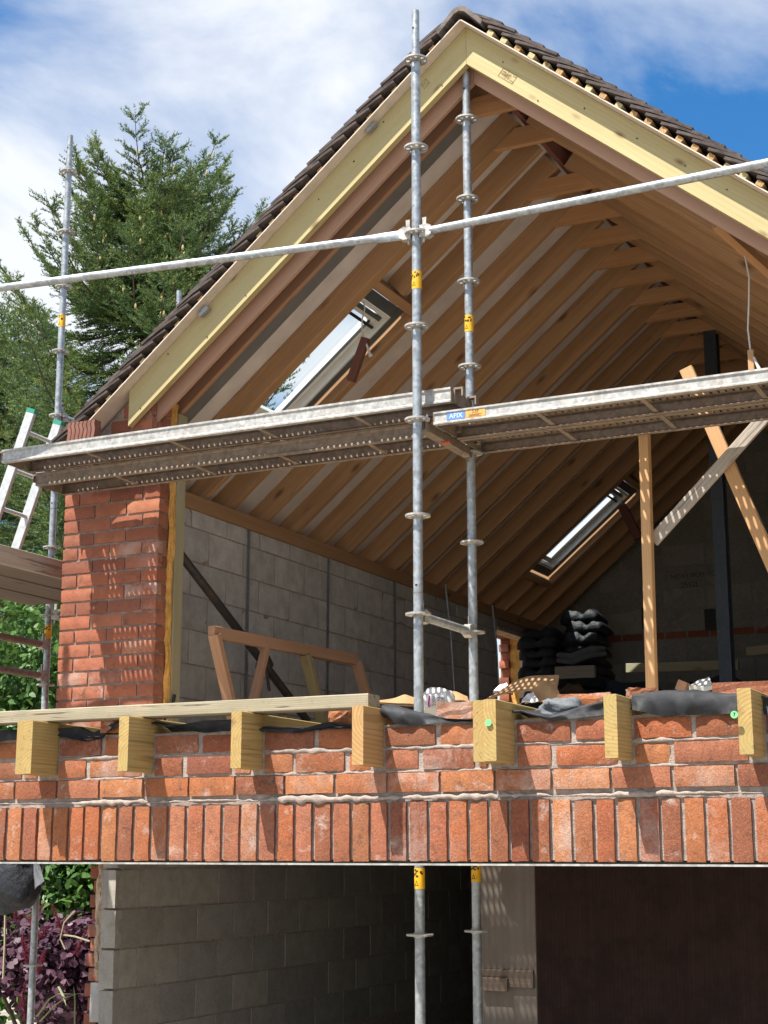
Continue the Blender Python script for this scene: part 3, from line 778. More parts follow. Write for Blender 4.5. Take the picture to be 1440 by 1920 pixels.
# ---------- tiles: verge tiles one by one, the field behind them in courses
roof = part_empty('roof_covering', house, (X0, 10, 4.3)); roof['label'] = 'dark brown plain tiles lapped up to the ridge, cut edges showing at the verge'
GAUGE = .098; TL = .262; TT = .0145; OB = .158; LIFT = .048
def tile_mesh(wid, seed, mat):
    rr = random.Random(seed); vs = []; fs = []; nl = 4
    for i in range(nl + 1):
        t = i / nl; x = -TL / 2 + TL * t; cam_ = .006 * math.sin(math.pi * t)
        for (y, z) in ((0, 0), (wid, 0), (wid, TT), (0, TT)):
            vs.append((x + rr.uniform(-.0015, .0015), y + rr.uniform(-.001, .001), z + cam_ + rr.uniform(-.0008, .0008)))
    for i in range(nl):
        for k in range(4): a = i * 4 + k; b = i * 4 + (k + 1) % 4; fs.append((a, b, b + 4, a + 4))
    fs += [(3, 2, 1, 0), tuple(nl * 4 + k for k in range(4))]
    return mesh(vs, fs, mat, False, 'tile')
tms = [tile_mesh(.165, s, 'roof_tile') for s in range(6)]; tms_b = [tile_mesh(.10, s + 20, 'ridge_tile') for s in range(3)]
tilt = math.atan2(LIFT, TL)
field = {-1: MB(), 1: MB()}
slen = (X0 - EAVE) / CT
for s in (-1, 1):
    n = int((slen + .1) / GAUGE)
    for k in range(n):
        d = k * GAUGE                          # distance of the tile's tail up the slope from the eave
        if slen - d < .13: break
        x_tail = EAVE + d * CT
        if s > 0 and x_tail < -5.05: pass
        xd = Vector((CT, 0, ST)) if s < 0 else Vector((-CT, 0, ST)); nn = Vector((-ST, 0, CT)) if s < 0 else Vector((ST, 0, CT))
        # local X up the slope tilted down towards the head
        ang = -tilt + random_jit(.012)
        xa = (xd * math.cos(ang) + nn * math.sin(ang)).normalized(); za = xa.cross(Vector((0, 1, 0))) if s < 0 else Vector((0, 1, 0)).cross(xa)
        if za.dot(nn) < 0: za = -za
        ya = za.cross(xa)
        org = rp(x_tail, OB + LIFT, 0, s) + xd * (TL / 2) - nn * (LIFT / 2)
        yv = 6.862 + random_jit(.005)
        M = Matrix((xa, ya, za)).transposed().to_4x4()
        if ya.y > 0: M.translation = org + Vector((0, yv, 0))
        else: M.translation = org + Vector((0, yv + .165, 0))
        mk('verge_tile', random.choice(tms), roof, M)
        # course behind
        def strip(a, b, c, e):
            A = rp(a, 0, 0, s)
        y0 = yv + .168
        segs = [(y0, YB + .3)]
        if s < 0:
            for (sa, sb, xl, xh) in SKY:
                if x_tail + TL * CT > xl - .02 and x_tail < xh + .05:
                    segs = [q for (u0, u1) in segs for q in (((u0, sa), (sb, u1)) if u0 < sa and u1 > sb else ((u0, u1),))]
        for u0, u1 in segs:
            P = []
            for (t_, o_) in ((0, LIFT), (TL, 0), (TL, TT), (0, LIFT + TT)):
                P.append(rp(x_tail, OB + o_, u0, s) + xd * t_)
            field[s].prism(P, (0, u1 - u0, 0))
        # batten
        xb_ = x_tail + (TL - .03) * CT
        if xb_ < X0 - .02:
            timber('batten', rp(xb_, .144, (6.895 if s < 0 else 6.878) + random_jit(.010), s), rp(xb_, .144, 7.085, s), .038, .026, 'timber_joist_brown' if random.random() < .6 else 'timber_barge', roof, up=nn)
for s in (-1, 1):
    fo = field[s].build('tile_courses', 'roof_tile', roof); fo['kind'] = 'stuff'
# ridge tiles: broad angular caps
for i in range(18):
    y0 = 6.855 + i * .45
    P = []
    w, dz = .135, .115; zt_ = 4.397
    up_, lo_ = zt_ + .012, zt_ - .016
    cap = [(-w, up_ - dz), (-.035, up_ - .012), (0, up_), (.035, up_ - .012), (w, up_ - dz), (w - .012, lo_ - dz + .006), (.03, lo_ - .012), (0, lo_), (-.03, lo_ - .012), (-w + .012, lo_ - dz + .006)]
    m4 = Matrix.Translation((X0, y0, random_jit(.004)))
    MB().prism([(a, 0, b) for a, b in cap], (0, .44, 0)).build('ridge_tile', 'ridge_tile', roof, mat4=m4)

# ---------- roof windows
def roof_window(y0, y1, xl, xh, label):
    rw = part_empty('roof_window', house, rp((xl + xh) / 2, .1, (y0 + y1) / 2)); rw['label'] = label
    n = Vector((-ST, 0, CT))
    def bar(name, a, b, w, h, mat): return timber(name, a, b, w, h, mat, rw, up=n)
    oc = .150
    # grey insulating collar, a sloping apron between timber and frame
    for (ya, yb, flip) in ((y0 + .0, y0 + .02, 1), (y1 - .075, y1 - .0, -1)):
        mb = MB(); P = [rp(xl, .07 if flip < 0 else .07, ya), rp(xh, .07, ya), rp(xh, .07, yb), rp(xl, .07, yb)]
        mb.prism(P, n * .006); mb.build('collar', 'collar_grey', rw)
    for xa, xb in ((xl, xl + .06), (xh - .06, xh)):
        mb = MB(); mb.prism([rp(xa, .072, y0), rp(xb, .072, y0), rp(xb, .072, y1), rp(xa, .072, y1)], n * .006); mb.build('collar', 'collar_grey', rw)
    fy0, fy1 = y0 + .015, y1 - .06; fx0, fx1 = xl + .06, xh - .06
    for yy in (fy0 + .014, fy1 - .014): bar('frame_bar', rp(fx0, .125, yy), rp(fx1, .125, yy), .028, .11, 'white_frame')
    for xx in (fx0 + .012, fx1 - .012): bar('frame_bar', rp(xx, .125, fy0 + .028), rp(xx, .125, fy1 - .028), .028, .11, 'white_frame')
    # sash
    sy0, sy1 = fy0 + .031, fy1 - .031
    for yy in (sy0 + .022, sy1 - .022): bar('sash_bar', rp(fx0 + .03, .150, yy), rp(fx1 - .03, .150, yy), .044, .055, 'white_frame')
    for xx in (fx0 + .05, fx1 - .06): bar('sash_bar', rp(xx, .150, sy0 + .044), rp(xx, .150, sy1 - .044), .05, .055, 'white_frame')
    bar('control_bar', rp(fx1 - .10, .105, fy0 + .02), rp(fx1 - .10, .105, fy1 - .03), .02, .014, 'black_rubber')
    bar('vent_flap', rp(fx1 - .045, .11, fy0 + .03), rp(fx1 - .045, .11, fy1 - .03), .03, .02, 'collar_grey')
    for yy in (sy0 + .046, sy1 - .046): bar('seal', rp(fx0 + .06, .128, yy), rp(fx1 - .08, .128, yy), .004, .02, 'black_rubber')
    mb = MB(); P = [rp(fx0 + .04, .158, sy0 + .03), rp(fx1 - .05, .158, sy0 + .03), rp(fx1 - .05, .158, sy1 - .03), rp(fx0 + .04, .158, sy1 - .03)]
    mb.add(P, [(0, 1, 2, 3)]).build('pane', 'glass', rw)
    for yy in (y0 - .012, y1 + .012): bar('flashing', rp(xl, .185, yy), rp(xh, .185, yy), .02, .05, 'collar_grey')
    return rw
roof_window(*SKY[0], 'white framed roof window nearest the gable with blue sky in its glass')
roof_window(*SKY[1], 'white framed roof window at the far end of the left slope')

# ---------- steel ridge post
MB().box((-2.783, 11.42, .56), (-2.687, 11.432, 3.985)).box((-2.783, 11.522, .56), (-2.687, 11.534, 3.985)).box((-2.741, 11.433, .56), (-2.729, 11.521, 3.985)).build('steel_post', 'steel_dark', house)

# ---------- garage boarding
gb = thing('plywood_sheet', (-3.15, 8.0, GZ), 'pale plywood sheet standing behind the rear scaffold pole in the garage', 'plywood')
timber('sheet', (-3.155, 8.0, GZ), (-3.155, 8.0, .29), .015, .315, 'plywood', gb, up=(1, 0, 0))
p = onY(950, 1835, 7.98)
timber('cleat', (-3.30, 7.98, p.z), (-3.01, 7.98, p.z), .02, .09, 'timber_dark', gb)
timber('cleat', (-3.31, 7.96, p.z - .03), (-3.15, 7.96, p.z - .03), .02, .07, 'timber_dark', gb)
db = thing('board_partition', (-2.4, 9.3, GZ), 'dark red brown boarding filling the right of the garage opening', 'partition')
timber('board', (-1.95, 9.3, GZ), (-1.95, 9.3, .29), .02, 3.2, 'plywood_dark', db, up=(1, 0, 0))
timber('edge_trim', (-3.535, 9.285, GZ), (-3.535, 9.285, .29), .03, .03, 'timber_red', db, up=(1, 0, 0))
MB().box((XI, 5.45, GZ + .004), (MIR - XI, YB, GZ + .012)).build('garage_floor', 'concrete_floor', house)

# ------------------------------------------------------------------ scaffold
TR = .0227
def rosette_mesh():
    mb = MB(); n = 32; ro, ri, t = .060, TR + .0005, .009; holes = 8; vs = []; fs = []
    # ring with eight slots: built from radial strips
    for z in (-t / 2, t / 2):
        for i in range(n):
            an = 2 * math.pi * i / n
            for r in (ri, .031, .050, ro): vs.append((math.cos(an) * r, math.sin(an) * r, z))
    def I(z, i, k): return z * n * 4 + (i % n) * 4 + k
    for i in range(n):
        for z in (0, 1):
            for k in range(3):
                if k == 1 and i % 4 in (0, 1): continue
                q = (I(z, i, k), I(z, i, k + 1), I(z, i + 1, k + 1), I(z, i + 1, k)); fs.append(q if z else q[::-1])
        fs.append((I(0, i, 3), I(0, i + 1, 3), I(1, i + 1, 3), I(1, i, 3)))
        if i % 4 in (0, 1):
            fs.append((I(0, i, 1), I(0, i + 1, 1), I(1, i + 1, 1), I(1, i, 1))[::1]); fs.append((I(0, i + 1, 2), I(0, i, 2), I(1, i, 2), I(1, i + 1, 2)))
            if i % 4 == 0: fs.append((I(0, i, 1), I(0, i, 2), I(1, i, 2), I(1, i, 1)))
            else: fs.append((I(0, i + 1, 2), I(0, i + 1, 1), I(1, i + 1, 1), I(1, i + 1, 2)))
    mb.add(vs, fs); mb.tube([(0, 0, -.012), (0, 0, .012)], TR + .004, 20, False)
    return mesh(mb.v, mb.f, 'galv_deck', False, 'rosette')
ROS = rosette_mesh()
def standard(parent, x, y, z0, z1, ros, label_z=(), spigot=True, lean=(0, 0), name='standard', joint=None):
    """a tube with its collars; z of each collar in ros"""
    H = z1 - z0; mb = MB(); zs = [z0]
    def at(z): t = (z - z0) / H; return Vector((x + lean[0] * t, y + lean[1] * t, z))
    top = z1 - .22 if spigot else z1
    mb.tube([at(z0), at(top)], TR, 20)
    st = mb.build(name, 'galvanised', parent, True, Matrix.Identity(4))
    if spigot:
        s = MB(); n = 20; s.tube([at(top), at(z1)], TR * .86, n, False); s.tube([at(z1), at(top + .05)], TR * .72, n, False); s.tube([at(z1 - .002), at(z1)], TR * .8, n, False)
        s.build('spigot', 'galvanised', st, True)
        h = MB(); h.tube([at(z1 - .10) + Vector((-.004, -TR * .84, 0)), at(z1 - .10) + Vector((-.004, -TR * .9, 0))], .0062, 10); h.build('pin_hole', 'ink', st)
        for k in range(4):
            h = MB(); h.tube([at(top - .03 - .022 * k) + Vector((0.002, -TR * .98, 0)), at(top - .03 - .022 * k) + Vector((.002, -TR * 1.08, 0))], .0035, 8); h.build('dimple', 'galv_deck', st)
    if joint:
        s = MB(); s.tube([at(joint - .002), at(joint + .002)], TR + .0015, 20); s.build('joint_ring', 'galv_old_dim', st)
        h = MB(); h.tube([at(joint + .035) + Vector((0, -TR * .95, 0)), at(joint + .035) + Vector((0, -TR * 1.02, 0))], .0062, 10); h.build('pin_hole', 'ink', st)
    for z in ros: mk('collar_ring', ROS, st, Matrix.Translation(at(z)) @ Matrix.Rotation(random.uniform(0, .3), 4, 'Z'))
    for z in label_z:
        mb = MB(); mb.tube([at(z - .042), at(z + .048)], TR + .0012, 20, False); lb = mb.build('label', 'yellow_label', st, True)
        mb = MB()
        for k in range(9):
            an = R(-90) + random.uniform(-.9, .9); zz_ = z + random.uniform(.012, .040); c = at(zz_) + Vector((math.cos(an), math.sin(an), 0)) * (TR + .0016)
            tdir = Vector((-math.sin(an), math.cos(an), 0)); w, hh = random.uniform(.003, .006), random.uniform(.003, .006)
            mb.add([c - tdir * w - Vector((0, 0, hh)), c + tdir * w - Vector((0, 0, hh)), c + tdir * w + Vector((0, 0, hh)), c - tdir * w + Vector((0, 0, hh))], [(0, 1, 2, 3)])
        an = R(-100); c = at(z - .016) + Vector((math.cos(an), math.sin(an), 0)) * (TR + .0017); td = Vector((-math.sin(an), math.cos(an), 0)); uz = Vector((0, 0, 1))
        mb.add([c - td * .010 - uz * .012, c + td * .010 - uz * .012, c + uz * .012, c - td * .006 - uz * .0095, c + td * .006 - uz * .0095, c + uz * .006], [(0, 1, 4, 3), (1, 2, 5, 4), (2, 0, 3, 5)])
        mb.build('label_print', 'ink', st)
    return st
def wedge_head(parent, c, d, mat='galv_deck'):
    """head clamped on the collar at c, tube leaving along d"""
    d = Vector(d).normalized(); mb = MB()
    M = frame_m(c, c + d * .1, (0, 0, 1)); M.translation = c
    mb.prism([(.026, -.022, -.030), (.062, -.018, -.034), (.085, -.018, -.022), (.085, -.018, .022), (.062, -.018, .034), (.026, -.022, .030)], (0, .040, 0))
    h = mb.build('rail_head', mat, parent, mat4=M)
    w = MB().prism([(.036, -.003, -.055), (.044, -.003, -.055), (.055, -.003, .075), (.033, -.003, .075)], (0, .006, 0)).build('wedge', mat, h, mat4=M)
    return h
def rail(parent, a, b, mat='galvanised', heads=(True, True), flat_end=None, r=.0205, name='guard_rail'):
    a, b = Vector(a), Vector(b); d = (b - a).normalized()
    p0 = a + d * (.075 if heads[0] else 0); p1 = b - d * (.075 if heads[1] else 0)
    pts = [p0, p1]; fl = None
    if flat_end == 1: pts = [p0, p1 - d * .17, p1 - d * .10, p1]; fl = [(1, 1), (1, 1), (.40, 1.25), (.32, 1.3)]
    if flat_end == 0: pts = [p0, p0 + d * .10, p0 + d * .17, p1]; fl = [(.32, 1.3), (.40, 1.25), (1, 1), (1, 1)]
    o = MB().tube(pts, r, 18, True, fl).build(name, mat, parent, True)
    if heads[0]: wedge_head(o, a, d)
    if heads[1]: wedge_head(o, b, -d)
    return o
P1 = (-2.945, 6.40); P2 = (-2.928, 7.012)
sf = thing('scaffold', (P1[0], P1[1], GZ), 'galvanised tube scaffold with two close poles standing in front of the open gable', 'scaffold')
standard(sf, P1[0], P1[1], GZ, 4.146, [3.875, 3.399, 2.949, 2.470, 2.004, 1.537, 1.071, .60, .13, -.36, -.83, -1.3], [2.700, -.12], joint=1.17)
standard(sf, P2[0], P2[1], GZ, 4.10, [3.826, 3.369, 2.905, 2.442, 1.98, 1.517, 1.062, .59, .12, -.37, -.84, -1.3], [2.67, -.10])
rail(sf, (P1[0], P1[1], 1.066), (P2[0], P2[1], 1.062), name='ledger')
rl = onZ(0, 540, 2.949); dl = (rl - Vector((P1[0], P1[1], 2.949)))
rail(sf, (P1[0], P1[1], 2.949), Vector((P1[0], P1[1], 2.949)) + dl * 1.35, heads=(True, False), flat_end=0)
rail(sf, (P1[0], P1[1], 2.949), (-.35, 6.34, 2.949), heads=(True, False), flat_end=None)
# transom the decks hook over
tr_ = MB(); tr_.box((P1[0] - .022, P1[1] + .03, 1.960), (P1[0] + .030, P2[1] - .03, 1.968)).box((P1[0] - .022, P1[1] + .03, 1.968), (P1[0] - .018, P2[1] - .03, 2.0)).box((P1[0] + .026, P1[1] + .03, 1.968), (P1[0] + .030, P2[1] - .03, 2.0))
to = tr_.build('transom', 'galv_old_dim', sf); wedge_head(to, Vector((P1[0], P1[1], 2.0)), (0, 1, 0), 'galv_old_dim'); wedge_head(to, Vector((P2[0], P2[1], 1.98)), (0, -1, 0), 'galv_old_dim')
MB().box((-.02, -.012, -.008), (.02, .012, 0)).build('red_catch', 'red_plastic', to, mat4=Matrix.Translation(onZ(836, 829, 1.958)))
# far ends, off to the sides, so that the decks and rails are carried
standard(sf, -6.05, 6.02, GZ, 3.3, [2.949, 2.0, 1.06, .13], spigot=False)
standard(sf, -.32, 6.34, GZ, 3.3, [2.949, 2.0, 1.06, .13], spigot=False)
standard(sf, -.32, 7.0, GZ, 3.0, [2.0, 1.06, .13], spigot=False)
standard(sf, -6.05, 6.95, GZ, 2.25, [2.0, 1.06, .13], spigot=False)

_pm = {}
def deck_plank(x0, x1, y0, w, zb, zt, label, hooks=(True, True)):
    """perforated steel plank: plate with slots, folded flanges with lips, end caps, hooks"""
    t = thing('scaffold_plank', (x0, y0, zb), label, 'scaffold plank', 'perforated steel scaffold planks')
    L = x1 - x0
    # plate with staggered slots
    key = (round(L, 2), round(w, 2))
    if key not in _pm:
        mb = MB(); px, rowsn = .034, 5; py = w / (rowsn + 1); n = int(L / px)
        vs = {}; V = []; Fc = []
        def vid(x, y):
            k = (round(x, 5), round(y, 5))
            if k not in vs: vs[k] = len(V); V.append((x, y, 0))
            return vs[k]
        for j in range(rowsn + 2):
            ya = (j - .5) * py; yb = (j + .5) * py; ya = max(0, ya); yb = min(w, yb)
            st_ = (j % 2) * px / 2
            xs = 0.0
            if j in (0, rowsn + 1):
                a, b = 0.0, L; Fc.append((vid(a, ya), vid(b, ya), vid(b, yb), vid(a, yb))); continue
            cells = [(-px / 2 + st_ + i * px, -px / 2 + st_ + (i + 1) * px) for i in range(n + 2)]
            for a, b in cells:
                a_, b_ = max(0, a), min(L, b)
                if b_ - a_ < 1e-4: continue
                if a < .06 or b > L - .06: Fc.append((vid(a_, ya), vid(b_, ya), vid(b_, yb), vid(a_, yb))); continue
                cx_, cy_ = (a + b) / 2, (ya + yb) / 2
                hw, hh = (.0058, .0150); 
                ho = [(cx_ - hw, cy_ - hh * .5), (cx_ - hw * .6, cy_ - hh), (cx_ + hw * .6, cy_ - hh), (cx_ + hw, cy_ - hh * .5), (cx_ + hw, cy_ + hh * .5), (cx_ + hw * .6, cy_ + hh), (cx_ - hw * .6, cy_ + hh), (cx_ - hw, cy_ + hh * .5)]
                H_ = [vid(*q) for q in ho]; c0, c1, c2, c3 = vid(a, ya), vid(b, ya), vid(b, yb), vid(a, yb)
                Fc += [(c0, H_[1], H_[0]), (c0, c1, H_[2], H_[1]), (c1, H_[3], H_[2]), (c1, c2, H_[4], H_[3]), (c2, H_[5], H_[4]), (c2, c3, H_[6], H_[5]), (c3, H_[7], H_[6]), (c3, c0, H_[0], H_[7])]
        _pm[key] = mesh(V, Fc, 'galv_old_dim', False, 'plate')
    me = _pm[key]
    mk('deck_plate', me, t, Matrix.Translation((x0, y0, zt - .003)) @ Matrix.Diagonal((L / key[0] if False else 1, 1, 1, 1)))
    h = zt - zb; k = .0025
    for side, (ya, lip) in enumerate(((y0, 1), (y0 + w, -1))):
        mb = MB(); y1 = ya + lip * k
        # folded flange: web with an outward rolled edge on top and bottom, lip turned in
        sec = [(0, 0), (0, h * .12), (.006, h * .2), (.006, h * .78), (0, h * .86), (0, h), (.0025, h), (.0085, h * .78), (.0085, h * .2), (.0025, h * .12), (.0025, .003), (.030, .003), (.030, 0)]
        mb.prism([(x0, ya + lip * a, zb + b) for a, b in sec], (L, 0, 0)); mb.build('flange', 'galv_deck' if side == 0 and y0 < 6.5 else 'galv_old_dim', t)  # only the near flange stays bright; the others carry rust and shade as colour
    for i in range(1, int(L / .55) + 1):
        xx = x0 + i * L / (int(L / .55) + 1)
        mb = MB().box((xx - .012, y0 + .009, zb + .006), (xx + .012, y0 + w - .009, zb + .012)); mb.build('stiffener', 'galv_old_dim', t)
    for e, xx in ((0, x0), (1, x1)):
        s = 1 if e else -1
        MB().box((xx - .002, y0 + .003, zb + .002), (xx + .002, y0 + w - .003, zt - .006)).build('end_plate', 'galv_old_dim', t)
        if hooks[e]:
            for yy in (y0 + .05, y0 + w - .05):
                mb = MB(); x_ = xx + s * .0025
                mb.prism([(x_, yy - .018, zb + .004), (x_, yy - .018, zt + .004), (x_ + s * .048, yy - .018, zt + .004), (x_ + s * .048, yy - .018, zb + h * .45), (x_ + s * .040, yy - .018, zb + h * .45), (x_ + s * .040, yy - .018, zt - .006), (x_ + s * .008, yy - .018, zt - .006), (x_ + s * .008, yy - .018, zb + .004)], (0, .036, 0)); mb.build('hook', 'galv_old_dim', t)
    return t
dk1 = deck_plank(-5.50, -2.80, 6.462, .265, 2.092, 2.165, 'raised perforated steel plank nearest the camera, left of the front pole')
dk2 = deck_plank(-5.46, -2.86, 6.715, .27, 2.012, 2.086, 'perforated steel plank behind the raised one, running left from the two poles')
dk3 = deck_plank(-2.885, -.36, 6.45, .305, 1.985, 2.046, 'perforated steel plank with blue and orange labels, right of the poles')
dk4 = deck_plank(-2.885, -.36, 6.765, .305, 1.985, 2.046, 'perforated steel plank behind the labelled one, right of the poles')
pa = onY(854, 785, 6.448)
def label_plate(px0, px1, mat, nm):
    a = onY(px0, 785, 6.4545).x; b = onY(px1, 785, 6.4545).x
    return MB().box((a, 6.4535, 1.998), (b, 6.4555, 2.034)).build(nm, mat, dk3), (a + b) / 2
lb, xc = label_plate(838, 872, 'blue_label', 'label'); text_obj('label_text', 'AFIX', .033, 'pale_ink', dk3, face_m((xc, 6.4530, 2.0155), (0, -1, 0)))
lb, xc = label_plate(873, 910, 'orange_label', 'label'); text_obj('label_text', '3.07', .020, 'ink', dk3, face_m((xc, 6.4530, 2.023), (0, -1, 0)))
mb = MB()
for k, (a, b) in enumerate(((-.035, .035), (-.03, .02), (-.035, .03))): mb.box((xc + a, 6.4528, 2.011 - .0045 * k), (xc + b, 6.4534, 2.0125 - .0045 * k))
mb.build('label_print', 'ink', dk3)

# side scaffold along the left wall
ss = thing('scaffold', (-6.5, 8.2, GZ), 'tube scaffold with a low platform beside the left wall, in front of the conifer', 'scaffold')
standard(ss, -6.49, 8.2, GZ, 5.03, [4.75, 4.288, 3.877, 3.401, 2.936, 2.47, 2.01, 1.545, 1.08, .61, .15, -.22, -.71, -1.2], [3.62, 1.43, -.60][:2], lean=(-.02, 0), joint=2.28)
standard(ss, -6.5, 9.63, GZ, 4.33, [3.9, 3.43, 2.97, 2.5, 2.0, 1.0], [])
standard(ss, -6.5, 5.6, GZ, 3.2, [2.5, 2.0, 1.34, 1.14], spigot=False)
for zz_ in (1.345, 1.138): rail(ss, (-6.5, 8.2, zz_), (-6.5, 5.6, zz_), 'galv_old_dim', r=.0235)
rail(ss, (-6.5, 8.2, 2.936), (-6.5, 9.63, 2.97), r=.0205)
rail(ss, (-6.49, 8.2, 1.545), (-5.70, 8.2, 1.545), 'galv_old_dim', heads=(True, False), name='ledger')
rail(ss, (-6.5, 5.6, 1.545), (-5.70, 5.6, 1.545), 'galv_old_dim', heads=(True, False), name='ledger')
for i, lab in enumerate(('weathered plank beside the wall on the low left platform', 'weathered plank in the middle of the low left platform', 'weathered outer plank of the low left platform')):
    xa = -6.03 - .30 * i
    b = timber('platform_plank', (xa + .14, 5.5, 1.64), (xa + .14, 8.15, 1.64), .27, .05, 'timber_dark', up=(0, 0, 1)); tag(b, lab, 'plank', 'planks of the side platform')
tag(timber('toe_board', (-5.742, 5.5, 1.655), (-5.742, 7.9, 1.655), .022, .11, 'timber_grey'), 'grey toe board on edge along the low left platform', 'toe board')

# ladder
ld = thing('ladder', (-6.5, 7.75, 1.67), 'aluminium ladder with green end caps leaning beside the conifer', 'ladder')
lt1, lb1 = onY(60, 770, 7.6), onY(0, 950, 7.6); lt2, lb2 = onY(110, 792, 7.9), onY(28, 1035, 7.9)
dd = (lb2 - lt2).normalized(); L_ = (1.67 - lt2.z) / dd.z
for tp, y in ((lt1, 7.6), (lt2, 7.9)):
    bt = tp + dd * L_ ; st = timber('stile', tp, bt, .028, .07, 'aluminium', ld, up=(0, 1, 0) if False else Vector((-dd.z, 0, dd.x)))
    timber('end_cap', tp - dd * .012, tp + dd * .015, .032, .074, 'green_plastic', ld, up=Vector((-dd.z, 0, dd.x)))
k = .14
while k < L_ - .05:
    a = lt1 + dd * k; b = lt2 + dd * k
    MB().tube([a, b], .014, 10).build('rung', 'aluminium', ld, True); k += .26

# ------------------------------------------------------------------ loose things
# stack of tiles standing on edge on the deck
stk = thing('tile_stack', (-5.2, 6.8, 2.088), 'stack of wavy edged brown tiles at the left end of the deck', 'tile stack')
for i in range(7):
    y = 6.78 + i * .0; xx = -5.30 + .0275 * i
    vs = []; n = 12
    poly = []
    for q in range(n + 1): poly.append(Vector((xx + .004 * math.sin(q * 2.1 + .3), 6.775, 2.088 + .285 * q / n)))
    for q in range(n, -1, -1): poly.append(Vector((xx + .022 + .004 * math.sin(q * 2.1 + .3), 6.775, 2.088 + .285 * q / n)))
    MB().prism(poly, (0, .06, 0)).build('tile', 'clay_tile', stk)

# plank lying on the joists
pk = timber('timber_plank', (-5.2, 5.30, .563), (-2.628, 5.30, .563), .10, .052, 'timber_plank'); tag(pk, 'long weathered timber laid across the joist ends on the left', 'timber')

# black damp proof membrane draped over the wall head
def drape(name, label, x0, x1, top, bot, yb=5.46, seed=1, nx=60):
    """top/bot: lists of (px x, px y): upper fold and hanging lower edge; the sheet runs back over the wall head"""
    rr = np.random.default_rng(seed)
    def ip(lst, X): 
        xs = [onY(a, b, 5.30).x for a, b in lst]; zs = [onY(a, b, 5.30).z for a, b in lst]; return float(np.interp(X, xs, zs))
    vs = []; fs = []; prof = 11
    for i in range(nx + 1):
        X = x0 + (x1 - x0) * i / nx; zt, zb = ip(top, X), ip(bot, X); zb = min(zb, zt - .004)
        wv = .010 * math.sin(X * 21 + seed) + .006 * math.sin(X * 47 + 2 * seed)
        for j in range(prof + 1):
            t = j / prof
            cr_ = .010 * abs(math.sin(X * 19 + seed * 2 + t * 1.5)) + .007 * abs(math.sin(X * 43 - t * 3 + seed)) - .008
            if t < .45:
                u_ = t / .45; y = yb + (5.318 - yb) * u_; z = .490 + (zt - .490) * min(1, u_ * 1.15) + .5 * cr_ * u_
            else:
                u_ = (t - .45) / .55; y = 5.318 - .012 * u_ + cr_ * (.35 + u_) - .02 * math.sin(u_ * 3.14) * math.sin(X * 9 + seed); z = zt + (zb - zt) * u_
            vs.append((X + .004 * math.sin(j * 1.7 + X * 9), y, z))
    for i in range(nx):
        for j in range(prof): q = i * (prof + 1) + j; fs.append((q, q + prof + 1, q + prof + 2, q + 1))
    o = mk(name, mesh(vs, fs, 'dpm_black', True, name)); tag(o, label, 'membrane', 'black membrane on the garage wall'); return o
def bay(i): return joists[i][1] + .004, joists[i + 1][0] - .004
JL = joists
drape('membrane_sheet', 'black membrane at the left edge below the timber plank', *bay(0), [(-60, 1372), (10, 1368)], [(-60, 1412), (10, 1388)], seed=2)
drape('membrane_sheet', 'black membrane folded to a notch between the double joist and its neighbour', *bay(1), [(95, 1366), (140, 1362), (168, 1374), (215, 1352)], [(95, 1378), (155, 1390), (190, 1384), (222, 1356)], seed=3)
drape('membrane_sheet', 'black membrane sagging below the plank, second gap from the left', *bay(2), [(288, 1352), (330, 1358), (380, 1350), (434, 1348)], [(288, 1358), (330, 1366), (380, 1374), (434, 1370)], seed=4)
drape('membrane_sheet', 'black membrane left of the brown joist, below a pale strip', *bay(3), [(494, 1362), (560, 1366), (610, 1352), (660, 1362)], [(494, 1372), (560, 1374), (610, 1366), (660, 1366)], seed=5)
drape('membrane_sheet', 'black membrane curling up beside the front scaffold pole', *bay(4), [(717, 1320), (735, 1320), (770, 1330), (830, 1346), (900, 1350)], [(717, 1345), (745, 1358), (770, 1360), (840, 1354), (900, 1353)], seed=6)
drape('membrane_sheet', 'black membrane right of the stickered double joist, under a grey cloth', *bay(5), [(978, 1330), (1030, 1340), (1080, 1326), (1131, 1312)], [(978, 1336), (1030, 1352), (1080, 1346), (1131, 1340)], seed=7)
drape('membrane_sheet', 'widest black membrane hanging between the two right hand joists', *bay(6), [(1185, 1300), (1240, 1293), (1300, 1292), (1363, 1299)], [(1185, 1330), (1240, 1342), (1300, 1340), (1363, 1338)], seed=8)
drape('membrane_sheet', 'black membrane at the right edge of the wall', *bay(7), [(1413, 1302), (1500, 1310)], [(1413, 1340), (1500, 1338)], seed=9)

def loose_brick(c, rot, label, mat='brick', size=(.205, .10, .066)):
    me = MB(); L, W, H = size; rr = random.Random(label)
    me.box((-L / 2, -W / 2, 0), (L / 2, W / 2, H)); o_ = bmesh.new(); m = mesh(me.v, me.f, mat, False, 'loose'); o_.from_mesh(m)
    bmesh.ops.subdivide_edges(o_, edges=o_.edges, cuts=3, use_grid_fill=True)
    for v_ in o_.verts: v_.co += Vector([rr.uniform(-.0035, .0035) for _ in range(3)])
    o_.to_mesh(m); o_.free()
    return tag(mk('loose_brick', m, None, Matrix.Translation(Vector(c)) @ Matrix.Rotation(rot, 4, 'Z')), label, 'brick', 'loose bricks')
loose_brick((-2.285, 5.40, .486), .12, 'loose red brick on the wall head left of the stickered joist')
loose_brick((-3.87, 5.37, .486), .3, 'broken brick lying in the membrane notch below the plank', size=(.11, .09, .06))
loose_brick((-2.82, 5.43, .484), -.2, 'loose brick beside a white strip left of the brown joist', size=(.10, .09, .062))
loose_brick((-1.86, 5.56, .50), .1, 'rough broken brick behind the grey cloth', size=(.20, .12, .075))
